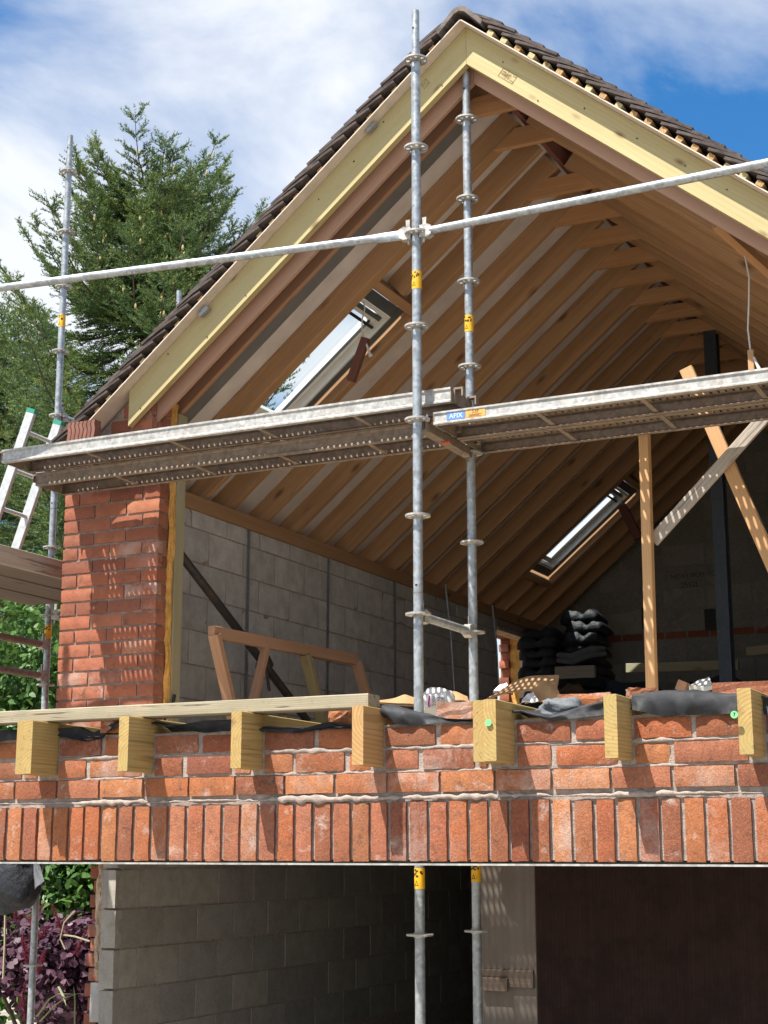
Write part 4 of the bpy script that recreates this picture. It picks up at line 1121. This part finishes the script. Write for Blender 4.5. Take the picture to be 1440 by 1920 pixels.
loose_brick((-1.66, 5.60, .545), .5, 'small broken brick on rubble left of the right hand joists', size=(.10, .08, .05))
loose_brick((-1.15, 5.68, .535), .02, 'long reddish brick at the right edge behind the membrane', size=(.5, .10, .07))
tag(timber('white_strip', (-2.78, 5.42, .505), (-2.56, 5.42, .512), .03, .03, 'white_frame'), 'white plastic strip lying on the wall head beside the brown joist', 'strip')

# grey cloth lump
def blob(name, c, s, mat, label, cat, seed, n=(22, 14), crumple=.18, group=None, parent=None):
    rr = np.random.default_rng(seed); a = rr.uniform(0, 6.28, (6, 3)); fr = rr.uniform(1, 4.5, (6, 3)); vs = []; fs = []
    for i in range(n[0]):
        for j in range(n[1] + 1):
            th = 2 * math.pi * i / n[0]; ph = math.pi * j / n[1]
            d = Vector((math.cos(th) * math.sin(ph), math.sin(th) * math.sin(ph), math.cos(ph)))
            d = Vector([math.copysign(abs(q) ** .75, q) for q in d])
            k = 1 + crumple * sum(math.sin(fr[q, 0] * d.x + a[q, 0]) * math.sin(fr[q, 1] * 2 * d.y + a[q, 1]) * math.cos(fr[q, 2] * d.z * 2 + a[q, 2]) for q in range(6))
            vs.append((c[0] + d.x * s[0] * k, c[1] + d.y * s[1] * k, c[2] + d.z * s[2] * k))
    m = n[1] + 1
    for i in range(n[0]):
        for j in range(n[1]): q, w = i * m + j, ((i + 1) % n[0]) * m + j; fs.append((q, q + 1, w + 1, w))
    o = mk(name, mesh(vs, fs, mat, True, name), parent)
    if parent is None: tag(o, label, cat, group)
    return o
blob('crumpled_cloth', (-1.92, 5.44, .512), (.085, .07, .042), 'grey_cloth', 'crumpled grey cloth lying on the membrane beside the double joist', 'cloth', 5)

# paper sack with print, cardboard and packing rubbish on the floor edge
def panel(name, pts, mat, label=None, cat=None, th=.004, bend=0.0, parent=None, group=None):
    """quad sheet of some thickness, optionally bowed"""
    P = [Vector(p) for p in pts]; nx, ny = 8, 6; n = (P[1] - P[0]).cross(P[3] - P[0]).normalized(); V = []; Fc = []
    for lay in (0, 1):
        for j in range(ny + 1):
            for i in range(nx + 1):
                u_, w_ = i / nx, j / ny; q = (P[0] * (1 - u_) + P[1] * u_) * (1 - w_) + (P[3] * (1 - u_) + P[2] * u_) * w_
                V.append(q + n * (bend * math.sin(math.pi * u_) + lay * th + .004 * math.sin(7 * u_ + 5 * w_)))
    W = nx + 1; K = (nx + 1) * (ny + 1)
    for lay in (0, 1):
        for j in range(ny):
            for i in range(nx): a = lay * K + j * W + i; f = (a, a + 1, a + W + 1, a + W); Fc.append(f if lay else f[::-1])
    ring = [i for i in range(W)] + [nx + W * j for j in range(1, ny + 1)] + [ny * W + i for i in range(nx - 1, -1, -1)] + [W * j for j in range(ny - 1, 0, -1)]
    for i in range(len(ring)): a, b = ring[i], ring[(i + 1) % len(ring)]; Fc.append((a, b, b + K, a + K))
    o = mk(name, mesh(V, Fc, mat, False, name), parent)
    if label: tag(o, label, cat, group)
    return o
YS = 7.25
sk = thing('cement_sack', tuple(onY(820, 1330, 7.5)), 'white paper sack with a magenta stripe between the two scaffold poles', 'sack')
blob('sack_body', onY(822, 1322, 7.5), (.10, .06, .085), 'paper_white', '', '', 8, crumple=.08, parent=sk)
a, b, c, d = onY(791, 1328, 7.40), onY(839, 1322, 7.40), onY(836, 1299, 7.42), onY(793, 1310, 7.42)
panel('sack_front', (a, b, c, d), 'paper_white', parent=sk)
a, b, c, d = onY(803, 1326, 7.388), onY(806, 1326, 7.388), onY(806, 1303, 7.395), onY(803, 1305, 7.395)
panel('stripe', (a, b, c, d), 'magenta', parent=sk, th=.001)
M = face_m(onY(822, 1313, 7.385), (0, -1, 0)) @ Matrix.Rotation(R(97), 4, 'Z')
text_obj('sack_text', '2000\n1kg\nDP', .026, 'ink', sk, M)
panel('cardboard_sheet', (onY(905, 1318, 7.4), onY(1045, 1296, 7.45), onY(1048, 1266, 7.55), onY(935, 1296, 7.55)), 'cardboard', 'torn brown cardboard sheet rising to the right of the rear pole', 'cardboard', bend=.03)
panel('cardboard_flap', (onY(985, 1320, 7.35), onY(1056, 1318, 7.35), onY(1040, 1278, 7.45), onY(1003, 1284, 7.45)), 'cardboard', 'upright cardboard flap left of the vertical timber prop', 'cardboard', bend=.01)
panel('cardboard_flap', (onY(838, 1325, 7.6), onY(885, 1328, 7.6), onY(876, 1306, 7.7), onY(838, 1300, 7.7)), 'cardboard', 'folded cardboard flap beside the paper sack', 'cardboard', bend=.015)
panel('paper_sheet', (onY(925, 1300, 7.6), onY(958, 1296, 7.6), onY(950, 1280, 7.65), onY(930, 1290, 7.65)), 'paper_white', 'scrap of white paper on the cardboard', 'paper')
panel('paper_sheet', (onY(978, 1318, 7.3), onY(1010, 1316, 7.3), onY(1000, 1298, 7.35), onY(984, 1306, 7.35)), 'paper_white', 'printed white leaflet in front of the cardboard flap', 'paper')
panel('packing_board', (onY(680, 1322, 7.6), onY(780, 1326, 7.6), onY(778, 1308, 7.8), onY(745, 1308, 7.8)), 'cardboard', 'flat brown packing left of the front scaffold pole', 'cardboard', bend=.01)
panel('white_offcut', (onY(1292, 1294, 7.5), onY(1336, 1294, 7.5), onY(1330, 1275, 7.6), onY(1296, 1290, 7.6)), 'white_board', 'white board offcut right of the vertical timber prop', 'board', th=.02)
tag(timber('timber_block', onY(1276, 1296, 7.4), onY(1283, 1278, 7.4), .05, .05, 'timber_frame', up=(0, 1, 0)), 'small pinkish timber block beside the white offcut', 'timber')

# timber props and braces in the opening
a, b = onY(1206, 770, 7.12), onY(1223, 1300, 7.12); a.z = 2.33
pr = timber('timber_prop', (b.x - .002, 7.12, .56), (a.x + .002, 7.12, 2.02), .048, .05, 'timber_prop', up=(0, 1, 0)); tag(pr, 'upright sawn timber prop with dappled sun under the right deck', 'timber')
a, b = onY(1287, 692, 7.20), onY(1445, 1050, 7.20)
d = (b - a).normalized(); e = a + d * ((.56 - a.z) / d.z)
br = timber('timber_brace', a, e, .045, .065, 'timber_prop', up=(1, 0, .3)); tag(br, 'orange sawn brace with a splintered top, sloping down to the right', 'timber')
a, b = onY(1452, 762, 7.157), onY(1224, 1015, 7.157)
gr_ = timber('timber_brace', a, b, .02, .062, 'timber_grey', up=(1, 0, .9)); tag(gr_, 'weathered grey diagonal brace nailed to the upright prop', 'timber')

# hanging cables with their wooden pulls
def pull(label, top, mid, end, hl, hd, mat='handle_wood', tilt=None):
    t = thing('hanging_pull', tuple(end), label, 'cable')
    MB().tube([top, (top + mid) / 2 + Vector((.012, 0, .01)), mid, (mid + end) / 2 + Vector((-.01, 0, 0)), end], .0045, 8).build('cable', 'cable_white', t, True)
    d = (tilt or Vector((-.25, 0, -1))).normalized()
    timber('wood_block', end - d * .02, end + d * hl, hd, hd * .75, mat, t, up=(0, 1, 0))
    MB().tube([end + Vector((.015, -.01, -.02)), end + Vector((.04, -.012, -.09)), end + Vector((.045, -.012, -.10))], [.006, .009, .014], 8).build('plug', 'cable_white', t, True)
    return t
pull('wooden pull on a white cable hanging from the near roof window', onY(682, 566, 7.83), onY(679, 600, 7.78), onY(684, 640, 7.75), .25, .05, tilt=Vector((-.35, 0, -.9)))
pull('dark wooden pull hanging from the far roof window', onY(1166, 918, 12.9), onY(1166, 935, 12.85), onY(1168, 952, 12.8), .32, .075, tilt=Vector((.42, 0, -.9)))
pull('white cable with a small wooden block hanging below the right barge', onY(1397, 480, 7.36), onY(1404, 570, 7.36), onY(1408, 664, 7.36), .085, .03, 'timber_prop', Vector((.0, 0, -1)))

# leaning stud frame by the block wall
fr = thing('stud_frame', tuple(onX(430, 1330, -4.7)), 'small stud frame of pinkish timber leaning by the block wall', 'frame')
XF = -4.7
A, B = onX(393, 1184, XF), onX(665, 1237, XF)
timber('top_rail', A + Vector((0, .02, 0)), B, .045, .07, 'timber_frame', fr)
for (x0_, y0_, x1_, y1_, mt) in ((402, 1190, 446, 1385, 'timber_frame'), (668, 1240, 702, 1360, 'timber_frame'), (572, 1228, 606, 1360, 'timber_frame_green'), (499, 1212, 462, 1370, 'timber_frame')):
    timber('stud', onX(x0_, y0_, XF + .01), onX(x1_, y1_, XF + .06), .045, .065 if x0_ != 499 else .045, mt, fr, up=(1, 0, 0))
bp = MB().tube([onX(325, 1022, -4.93), onX(575, 1350, -4.93)], .027, 14).build('raking_prop', 'steel_black', None, True); tag(bp, 'dark steel tube prop leaning across the block wall', 'prop')
cl_ = thing('clamp', tuple(onX(495, 1245, -4.88)), 'dark scaffold clamp on the raking tube behind the stud frame', 'clamp')
c = onX(497, 1240, -4.90); MB().tube([c + Vector((0, -.03, .03)), c + Vector((0, .03, -.03))], .042, 12).build('clamp_band', 'steel_black', cl_, True)
MB().tube([c + Vector((.0, -.10, -.05)), c + Vector((0, -.07, .02)), c + Vector((0, .0, .0)), c + Vector((0, .06, -.18))], .010, 8).build('clamp_bolt', 'steel_black', cl_, True)

# heaps at the far end
def folded(name, c, w, d, h, layers, mat, label, seed):
    rr = np.random.default_rng(seed); mb = MB(); t = thing(name, (c[0], c[1], c[2]), label, 'bundle', 'heap at the far end')
    for k in range(layers):
        n = 16; ww = w * rr.uniform(.9, 1.04); dd = d * rr.uniform(.92, 1.05); ox, oy = rr.normal(0, .015, 2); z0 = c[2] + h * k / layers; th = h / layers * 1.15
        ph = np.array([seed, seed * 1.7, seed * .6]) + rr.uniform(0, .8, 3); V = []; Fc = []
        for i in range(n + 1):
            u_ = i / n - .5; edge = 1 - (abs(u_) * 2) ** 6
            for j in range(7):
                w_ = j / 6 - .5; wob = .022 * math.sin(9 * u_ + ph[0] + 2 * w_) + .012 * math.sin(21 * u_ + ph[1])
                V.append((c[0] + ox + u_ * ww, c[1] + oy + w_ * dd, z0 + th * (.55 + .45 * edge) * (1 - .15 * (abs(w_) * 2) ** 4) + wob)); 
        m = 7; K = len(V)
        for (x, y, z) in V[:K]: V.append((x, y, min(z - .004, z0 + .012 * math.sin(9 * (x - c[0]) + ph[2]))))
        for i in range(n):
            for j in range(m - 1): q = i * m + j; Fc += [(q, q + m, q + m + 1, q + 1), (K + q, K + q + 1, K + q + m + 1, K + q + m)]
        ring = [j for j in range(m)] + [m * i + m - 1 for i in range(1, n + 1)] + [n * m + j for j in range(m - 2, -1, -1)] + [m * i for i in range(n - 1, 0, -1)]
        for i in range(len(ring)): p_, q_ = ring[i], ring[(i + 1) % len(ring)]; Fc.append((p_, q_, q_ + K, p_ + K))
        mk('fold', mesh(V, Fc, mat, True), t)
    return t
folded('folded_sheets', (-4.75, 13.75, .57), .85, .55, 1.0, 9, 'dark_bundle', 'tall stack of dark folded sheeting filling the far left corner', 41)
folded('folded_sheets', (-4.62, 13.85, 1.58), .38, .40, .62, 6, 'plastic_navy', 'black folded plastic on top of the far stack against the back wall', 42)
folded('folded_sheets', (-5.0, 13.7, 1.58), .36, .40, .46, 5, 'dark_bundle', 'dark folded sheets at the upper left of the far stack', 43)
folded('folded_sacking', (-4.68, 13.38, 1.18), .42, .16, .28, 4, 'brown_board', 'brownish folded sacking on the front of the far stack', 44)
for i, (x0_, y0_, x1_, y1_) in enumerate(((1045, 1228, 1135, 1216), (1045, 1238, 1138, 1226))):
    a, b = onY(x0_, y0_, 13.3), onY(x1_, y1_, 13.3)
    MB().tube([a, a * .7 + b * .3 + Vector((0, 0, -.03)), a * .3 + b * .7 + Vector((0, 0, .01)), b], [.022, .03, .03, .02], 8, True, [(1, 1)] * 4).build('folded_edge', 'grey_cloth', None, True)
    tag(bpy.data.objects[-1] if False else COL.objects[-1], ('upper' if i == 0 else 'lower') + ' grey folded sheet edge in the far heap', 'sheet')
tag(timber('loose_timber', onY(1175, 1253, 13.9), onY(1385, 1247, 13.9), .05, .085, 'timber_post'), 'long pale timber lying low across the back wall', 'timber')
tag(timber('loose_timber', onY(1042, 1262, 13.2), onY(1116, 1259, 13.2), .05, .11, 'timber_grey'), 'short dull timber below the far heap', 'timber')
tag(timber('loose_timber', onY(1400, 1222, 13.9), onY(1470, 1214, 13.9), .05, .08, 'timber_post'), 'timber end at the right edge by the back wall', 'timber')
vs = []; fs = []
for i in range(41):
    for j in range(9):
        X = -5.15 + 4.2 * i / 40; vs.append((X, 13.1 + .5 * j / 8 + .04 * math.sin(X * 5 + j), .58 + .90 * (j / 8) ** .8 + .05 * math.sin(X * 7.1) + .03 * math.sin(X * 17 + j * .8)))
for i in range(40):
    for j in range(8): q = i * 9 + j; fs.append((q, q + 9, q + 10, q + 1))
tag(mk('plastic_sheeting', mesh(vs, fs, 'plastic_navy', True)), 'black plastic sheeting piled along the foot of the back wall', 'sheeting')

# black bag hanging at the lower left
bag = blob('black_bag', onY(28, 1648, 8.0), (.17, .14, .19), 'plastic_navy', 'black plastic bag hanging by the left scaffold pole under the lintel', 'bag', 77, crumple=.09)
panel('bag_flap', (onY(66, 1668, 7.95), onY(84, 1652, 7.95), onY(74, 1622, 7.98), onY(62, 1600, 7.98)), 'grey_cloth', 'pale grey plastic flap beside the black bag', 'plastic', th=.002, bend=.01)

# ------------------------------------------------------------------ planting
def soup(name, V, tri, mat, parent):
    me = bpy.data.meshes.new(name); V = np.asarray(V, np.float32).reshape(-1, 3); n = len(V) // tri
    me.vertices.add(len(V)); me.vertices.foreach_set('co', V.ravel()); me.loops.add(len(V)); me.loops.foreach_set('vertex_index', np.arange(len(V), dtype=np.int32))
    me.polygons.add(n); me.polygons.foreach_set('loop_start', np.arange(n, dtype=np.int32) * tri); me.update(calc_edges=True); me.validate()
    me.materials.append(MATS[mat]); return mk(name, me, parent)
def norm(a): return a / np.maximum(1e-9, np.linalg.norm(a, axis=-1, keepdims=True))

def conifer(base, top_z, label, prof, seed, nbr, zlow, name='conifer_tree'):
    rr = np.random.default_rng(seed); bx, by = base
    t = thing(name, (bx, by, GZ), label, 'tree', 'conifers behind the scaffold')
    H = top_z - GZ
    MB().tube([(bx, by, GZ), (bx + .05, by, GZ + H * .4), (bx - .03, by, GZ + H * .75), (bx, by, top_z - .1)], [.24, .17, .09, .02], 10, False).build('trunk', 'bark', t, True)
    wood = MB(); blades = {0: [], 1: []}; cones = []
    def needles(P, D, L, young):
        """P,D: arrays of twig starts/directions, L lengths: needle blades along each twig"""
        for p_, d_, l_ in zip(P, D, L):
            m = max(6, int(l_ / .0105)); s = rr.random(m)[:, None] * l_
            e = rr.normal(0, 1, (m, 3)); e[:, 2] = np.abs(e[:, 2]) * .7 + .1; e = norm(e - (e @ d_)[:, None] * d_); nd = norm(e * .9 + d_ * .75)
            side = norm(np.cross(nd, rr.normal(0, 1, (m, 3)))); o = p_ + d_ * s; ln = rr.uniform(.028, .055, m)[:, None]; w = .0065
            tri = np.stack([o - side * w, o + side * w, o + nd * ln], 1); blades[1 if young else 0].append(tri.reshape(-1, 3))
            tip = np.stack([p_ + side[0] * .004, p_ - side[0] * .004, p_ + d_ * l_], 0); blades[0].append(tip)
    zs = np.concatenate([np.linspace(zlow, top_z - 2.2, int(nbr * .70)), np.linspace(top_z - 2.2, top_z - .3, nbr - int(nbr * .70))]) + rr.normal(0, .04, nbr)
    for i, z in enumerate(zs):
        f = (top_z - z)
        R_ = np.interp(f, *prof) * rr.uniform(.78, 1.12); az = i * 2.39996 + rr.normal(0, .3)
        ca, sa = math.cos(az), math.sin(az)
        if sa > .35 and f > 1.5 and rr.random() < .45: continue      # thin out the far side
        n = 9; pts = []
        rise = np.interp(f, [0, .5, 1.2, 2.5, 7.0], [.60, .35, .15, .0, -.22])
        for k in range(n + 1):
            q = k / n; rad = R_ * q; pts.append(np.array([bx + ca * rad, by + sa * rad, z + R_ * (rise * q - .30 * math.sin(math.pi * q) * .8 + .28 * q ** 3)]) + rr.normal(0, .012, 3))
        wood.tube([tuple(q) for q in pts], list(np.linspace(.012 + .010 * R_, .004, n + 1)), 5, False)
        for k in range(1, n + 1):
            p_ = pts[k]; d0 = norm(pts[k] - pts[k - 1]); q = k / n
            if q < .22: continue
            sl = R_ * .38 * (1.12 - q) + .19
            for rep in range(5):
                for sgn in (-1, 1):
                    side = np.array([-sa * sgn, ca * sgn, 0.0]); d = norm(d0 * rr.uniform(.6, 1.0) + side * rr.uniform(.6, 1.1) + np.array([0, 0, rr.uniform(-.22, .12)]))
                    ln = sl * rr.uniform(.6, 1.1); start = p_ - d0 * rr.random() * R_ / n
                    m = max(2, int(ln / .075)); ts = []
                    P = [start]; D = [d]; Ls = [ln]
                    for a in range(m):
                        s_ = (a + .6) / m * ln; sd = norm(np.cross(d, [0, 0, 1.0])) * (1 if a % 2 else -1)
                        P.append(start + d * s_); D.append(norm(d * .9 + sd * rr.uniform(.5, .9) + np.array([0, 0, rr.uniform(-.10, .16)]))); Ls.append(rr.uniform(.07, .13) * (1.2 - .5 * s_ / ln))
                    young = rr.random() < np.interp(f, [0, 2, 6], [.55, .42, .35]) 
                    needles(P[:1], D[:1], Ls[:1], False); needles(P[1:], D[1:], Ls[1:], young)
        needles([pts[-1]], [norm(pts[-1] - pts[-2])], [.16], True)
        if f < 3.3:
            for _ in range(int(rr.random() * 9)):
                q = rr.uniform(.45, 1.0); b = pts[int(q * n)] + rr.normal(0, .07, 3) * np.array([1, 1, .3]); cones.append(b)
    wood.build('branches', 'bark', t, False)
    soup('crown', np.concatenate(blades[0]), 3, 'needle', t); soup('young_shoots', np.concatenate(blades[1]), 3, 'needle_young', t)
    cm = MB()
    for b in cones: h = rr.uniform(.06, .10); cm.tube([b, b + np.array([0, 0, h * .3]), b + np.array([0, 0, h * .75]), b + np.array([0, 0, h])], [.010, .018, .015, .004], 6)
    if cm.v: o = cm.build('cones', 'cone', t); o['kind'] = 'stuff'
    return t, sum(len(b) for k in blades for b in blades[k]) // 3
tp = onY(285, 322, 18.0)
_, nb = conifer((tp.x + .02, 18.0), tp.z, 'tall dark green conifer with upright cones behind the left scaffold', ([0, .25, .7, 1.3, 2.2, 3.2, 5.0, 9.0], [.50, .90, 1.2, 1.55, 2.05, 2.5, 2.9, 3.2]), 4, 200, .6)

# a second conifer of the same kind farther left
src_t = next(o for o in COL.objects if o.name.startswith('conifer_tree')); base2 = onY(-60, 1000, 21.5)
M2 = Matrix.Translation((base2.x, 21.5, GZ)) @ Matrix.Rotation(2.1, 4, 'Z') @ Matrix.Diagonal((1.15, 1.15, .96, 1)) 
c2 = src_t.copy(); COL.objects.link(c2); c2.matrix_basis = M2; WM[c2.name] = M2.copy(); c2['label'] = 'second conifer at the left edge, half hidden by the taller one'
for ch in list(src_t.children):
    d2 = ch.copy(); COL.objects.link(d2); d2.parent = c2; d2.matrix_parent_inverse = WM[src_t.name].inverted(); d2.matrix_basis = Matrix.Identity(4)
def leaves(P, N, size, rr, asp=.6, curl=.2):
    """oval leaves: six-sided faces"""
    n = len(P); N = norm(N); a = norm(np.cross(N, rr.normal(0, 1, (n, 3)))); b = np.cross(N, a); s = (size * rr.uniform(.7, 1.25, n))[:, None]
    pts = [a * s, a * s * .45 + b * s * asp, -a * s * .5 + b * s * asp * .85, -a * s, -a * s * .5 - b * s * asp * .85, a * s * .45 - b * s * asp]
    lift = [0, curl, curl, 0, curl, curl]
    return np.stack([P + q + N * s * l for q, l in zip(pts, lift)], 1).reshape(-1, 3)
def shrub(name, c, s, n, size, mat, label, seed, asp=.6, lump=9, stems=7):
    rr = np.random.default_rng(seed); t = thing(name, (c[0], c[1], GZ), label, 'shrub')
    C = np.array(c) + rr.normal(0, .5, (lump, 3)) * np.array(s); k = rr.integers(0, lump, n)
    d = norm(rr.normal(0, 1, (n, 3))); P = C[k] + d * np.array(s) * (.55 * rr.random(n) ** .4)[:, None]
    N = d * .7 + rr.normal(0, .5, (n, 3)) + np.array([0, -.15, .5])
    soup('foliage', leaves(P, N, size, rr, asp), 6, mat, t)
    mb = MB()
    for i in range(stems):
        e = C[i % lump]; mb.tube([(c[0] + rr.normal(0, .08), c[1] + rr.normal(0, .08), GZ), ((c[0] + e[0]) / 2, (c[1] + e[1]) / 2, (GZ + e[2]) / 2 + .1), tuple(e)], [.02, .013, .005], 6)
    mb.build('stems', 'bark', t)
    return t, C, rr
cS = onY(75, 1800, 9.4)
t, C, rr = shrub('smoke_bush', (cS.x, 9.5, cS.z), (.62, .35, .42), 5200, .030, 'leaf_purple', 'purple leaved shrub with feathery pink plumes behind the lower left pole', 21, .8, 12)
V = []
for k in range(26):
    c = np.array([rr.uniform(cS.x - .62, cS.x + .5), rr.uniform(9.05, 9.35), rr.uniform(cS.z - .42, cS.z + .42)]); ax = norm(np.array([rr.normal(0, .5), -.2, 1.0])); m = 420
    s = rr.random(m)[:, None] * .20; e = norm(rr.normal(0, 1, (m, 3))); o = c + ax * s; ln = (.055 * (1 - s / .26)) * rr.uniform(.5, 1.2, (m, 1)); sd = norm(np.cross(e, rr.normal(0, 1, (m, 3)))) * .0016
    V.append(np.stack([o - sd, o + sd, o + e * ln], 1).reshape(-1, 3))
soup('plumes', np.concatenate(V), 3, 'plume', t)
cG = onY(110, 1665, 9.9); shrub('laurel_bush', (cG.x, 10.0, cG.z + .02), (.75, .3, .42), 2600, .045, 'leaf_green', 'glossy green shrub at the top of the opening behind the purple one', 33, .42, 10)
cH = onY(40, 1290, 13.0); shrub('garden_hedge', (cH.x + .2, 13.6, 1.1), (1.7, .6, 1.3), 9000, .05, 'leaf_green', 'green hedge behind the left scaffold below the conifer', 35, .5, 16)
cB = onY(60, 1760, 12.0); shrub('background_bush', (cB.x, 12.2, -.5), (1.6, .5, 1.0), 6000, .06, 'leaf_green', 'dim green bush behind the purple shrub', 36, .5, 14)
# arching grass blades
gt = thing('grass_tuft', tuple(onY(110, 1900, 8.9)), 'arching pale grass blades at the foot of the purple shrub', 'grass')
for (x0_, y0_, x1_, y1_, x2_, y2_) in ((75, 1915, 95, 1880, 152, 1861), (70, 1905, 80, 1862, 140, 1864), (140, 1925, 142, 1880, 138, 1850), (110, 1850, 118, 1862, 124, 1886)):
    a, b, c = onY(x0_, y0_, 8.9), onY(x1_, y1_, 8.85), onY(x2_, y2_, 8.8)
    MB().tube([a, a * .25 + b * .5 + c * .25, b * .5 + c * .5, c], [.009, .009, .007, .001], 5, True, [(1, .25)] * 4).build('blade', 'grass_blade', gt)
for lab_, pts_, r__ in (('dry twig lying across the purple shrub beside the brick end', [onY(168, 1765, 9.0), onY(140, 1756, 8.98), onY(118, 1753, 8.96)], .006), ('dry twig arching up through the purple shrub', [onY(122, 1780, 8.96), onY(113, 1760, 8.95), onY(120, 1730, 8.95), onY(140, 1708, 8.97)], .006), ('straight pale stem at the left edge under the black bag', [onY(6, 1835, 9.0), onY(9, 1770, 9.0), onY(10, 1700, 9.0)], .008)):
    tag(MB().tube(pts_, r__, 5).build('dry_twig', 'timber_post'), lab_, 'twig')
if False: mb.tube([onY(168, 1765, 9.0), onY(140, 1756, 8.98), onY(118, 1753, 8.96)], .006, 5); mb.tube([onY(122, 1780, 8.96), onY(113, 1760, 8.95), onY(120, 1730, 8.95), onY(140, 1708, 8.97)], .006, 5)

print('conifer blades', nb, 'objects', len(bpy.data.objects), 'polys', sum(len(m.polygons) for m in bpy.data.meshes))
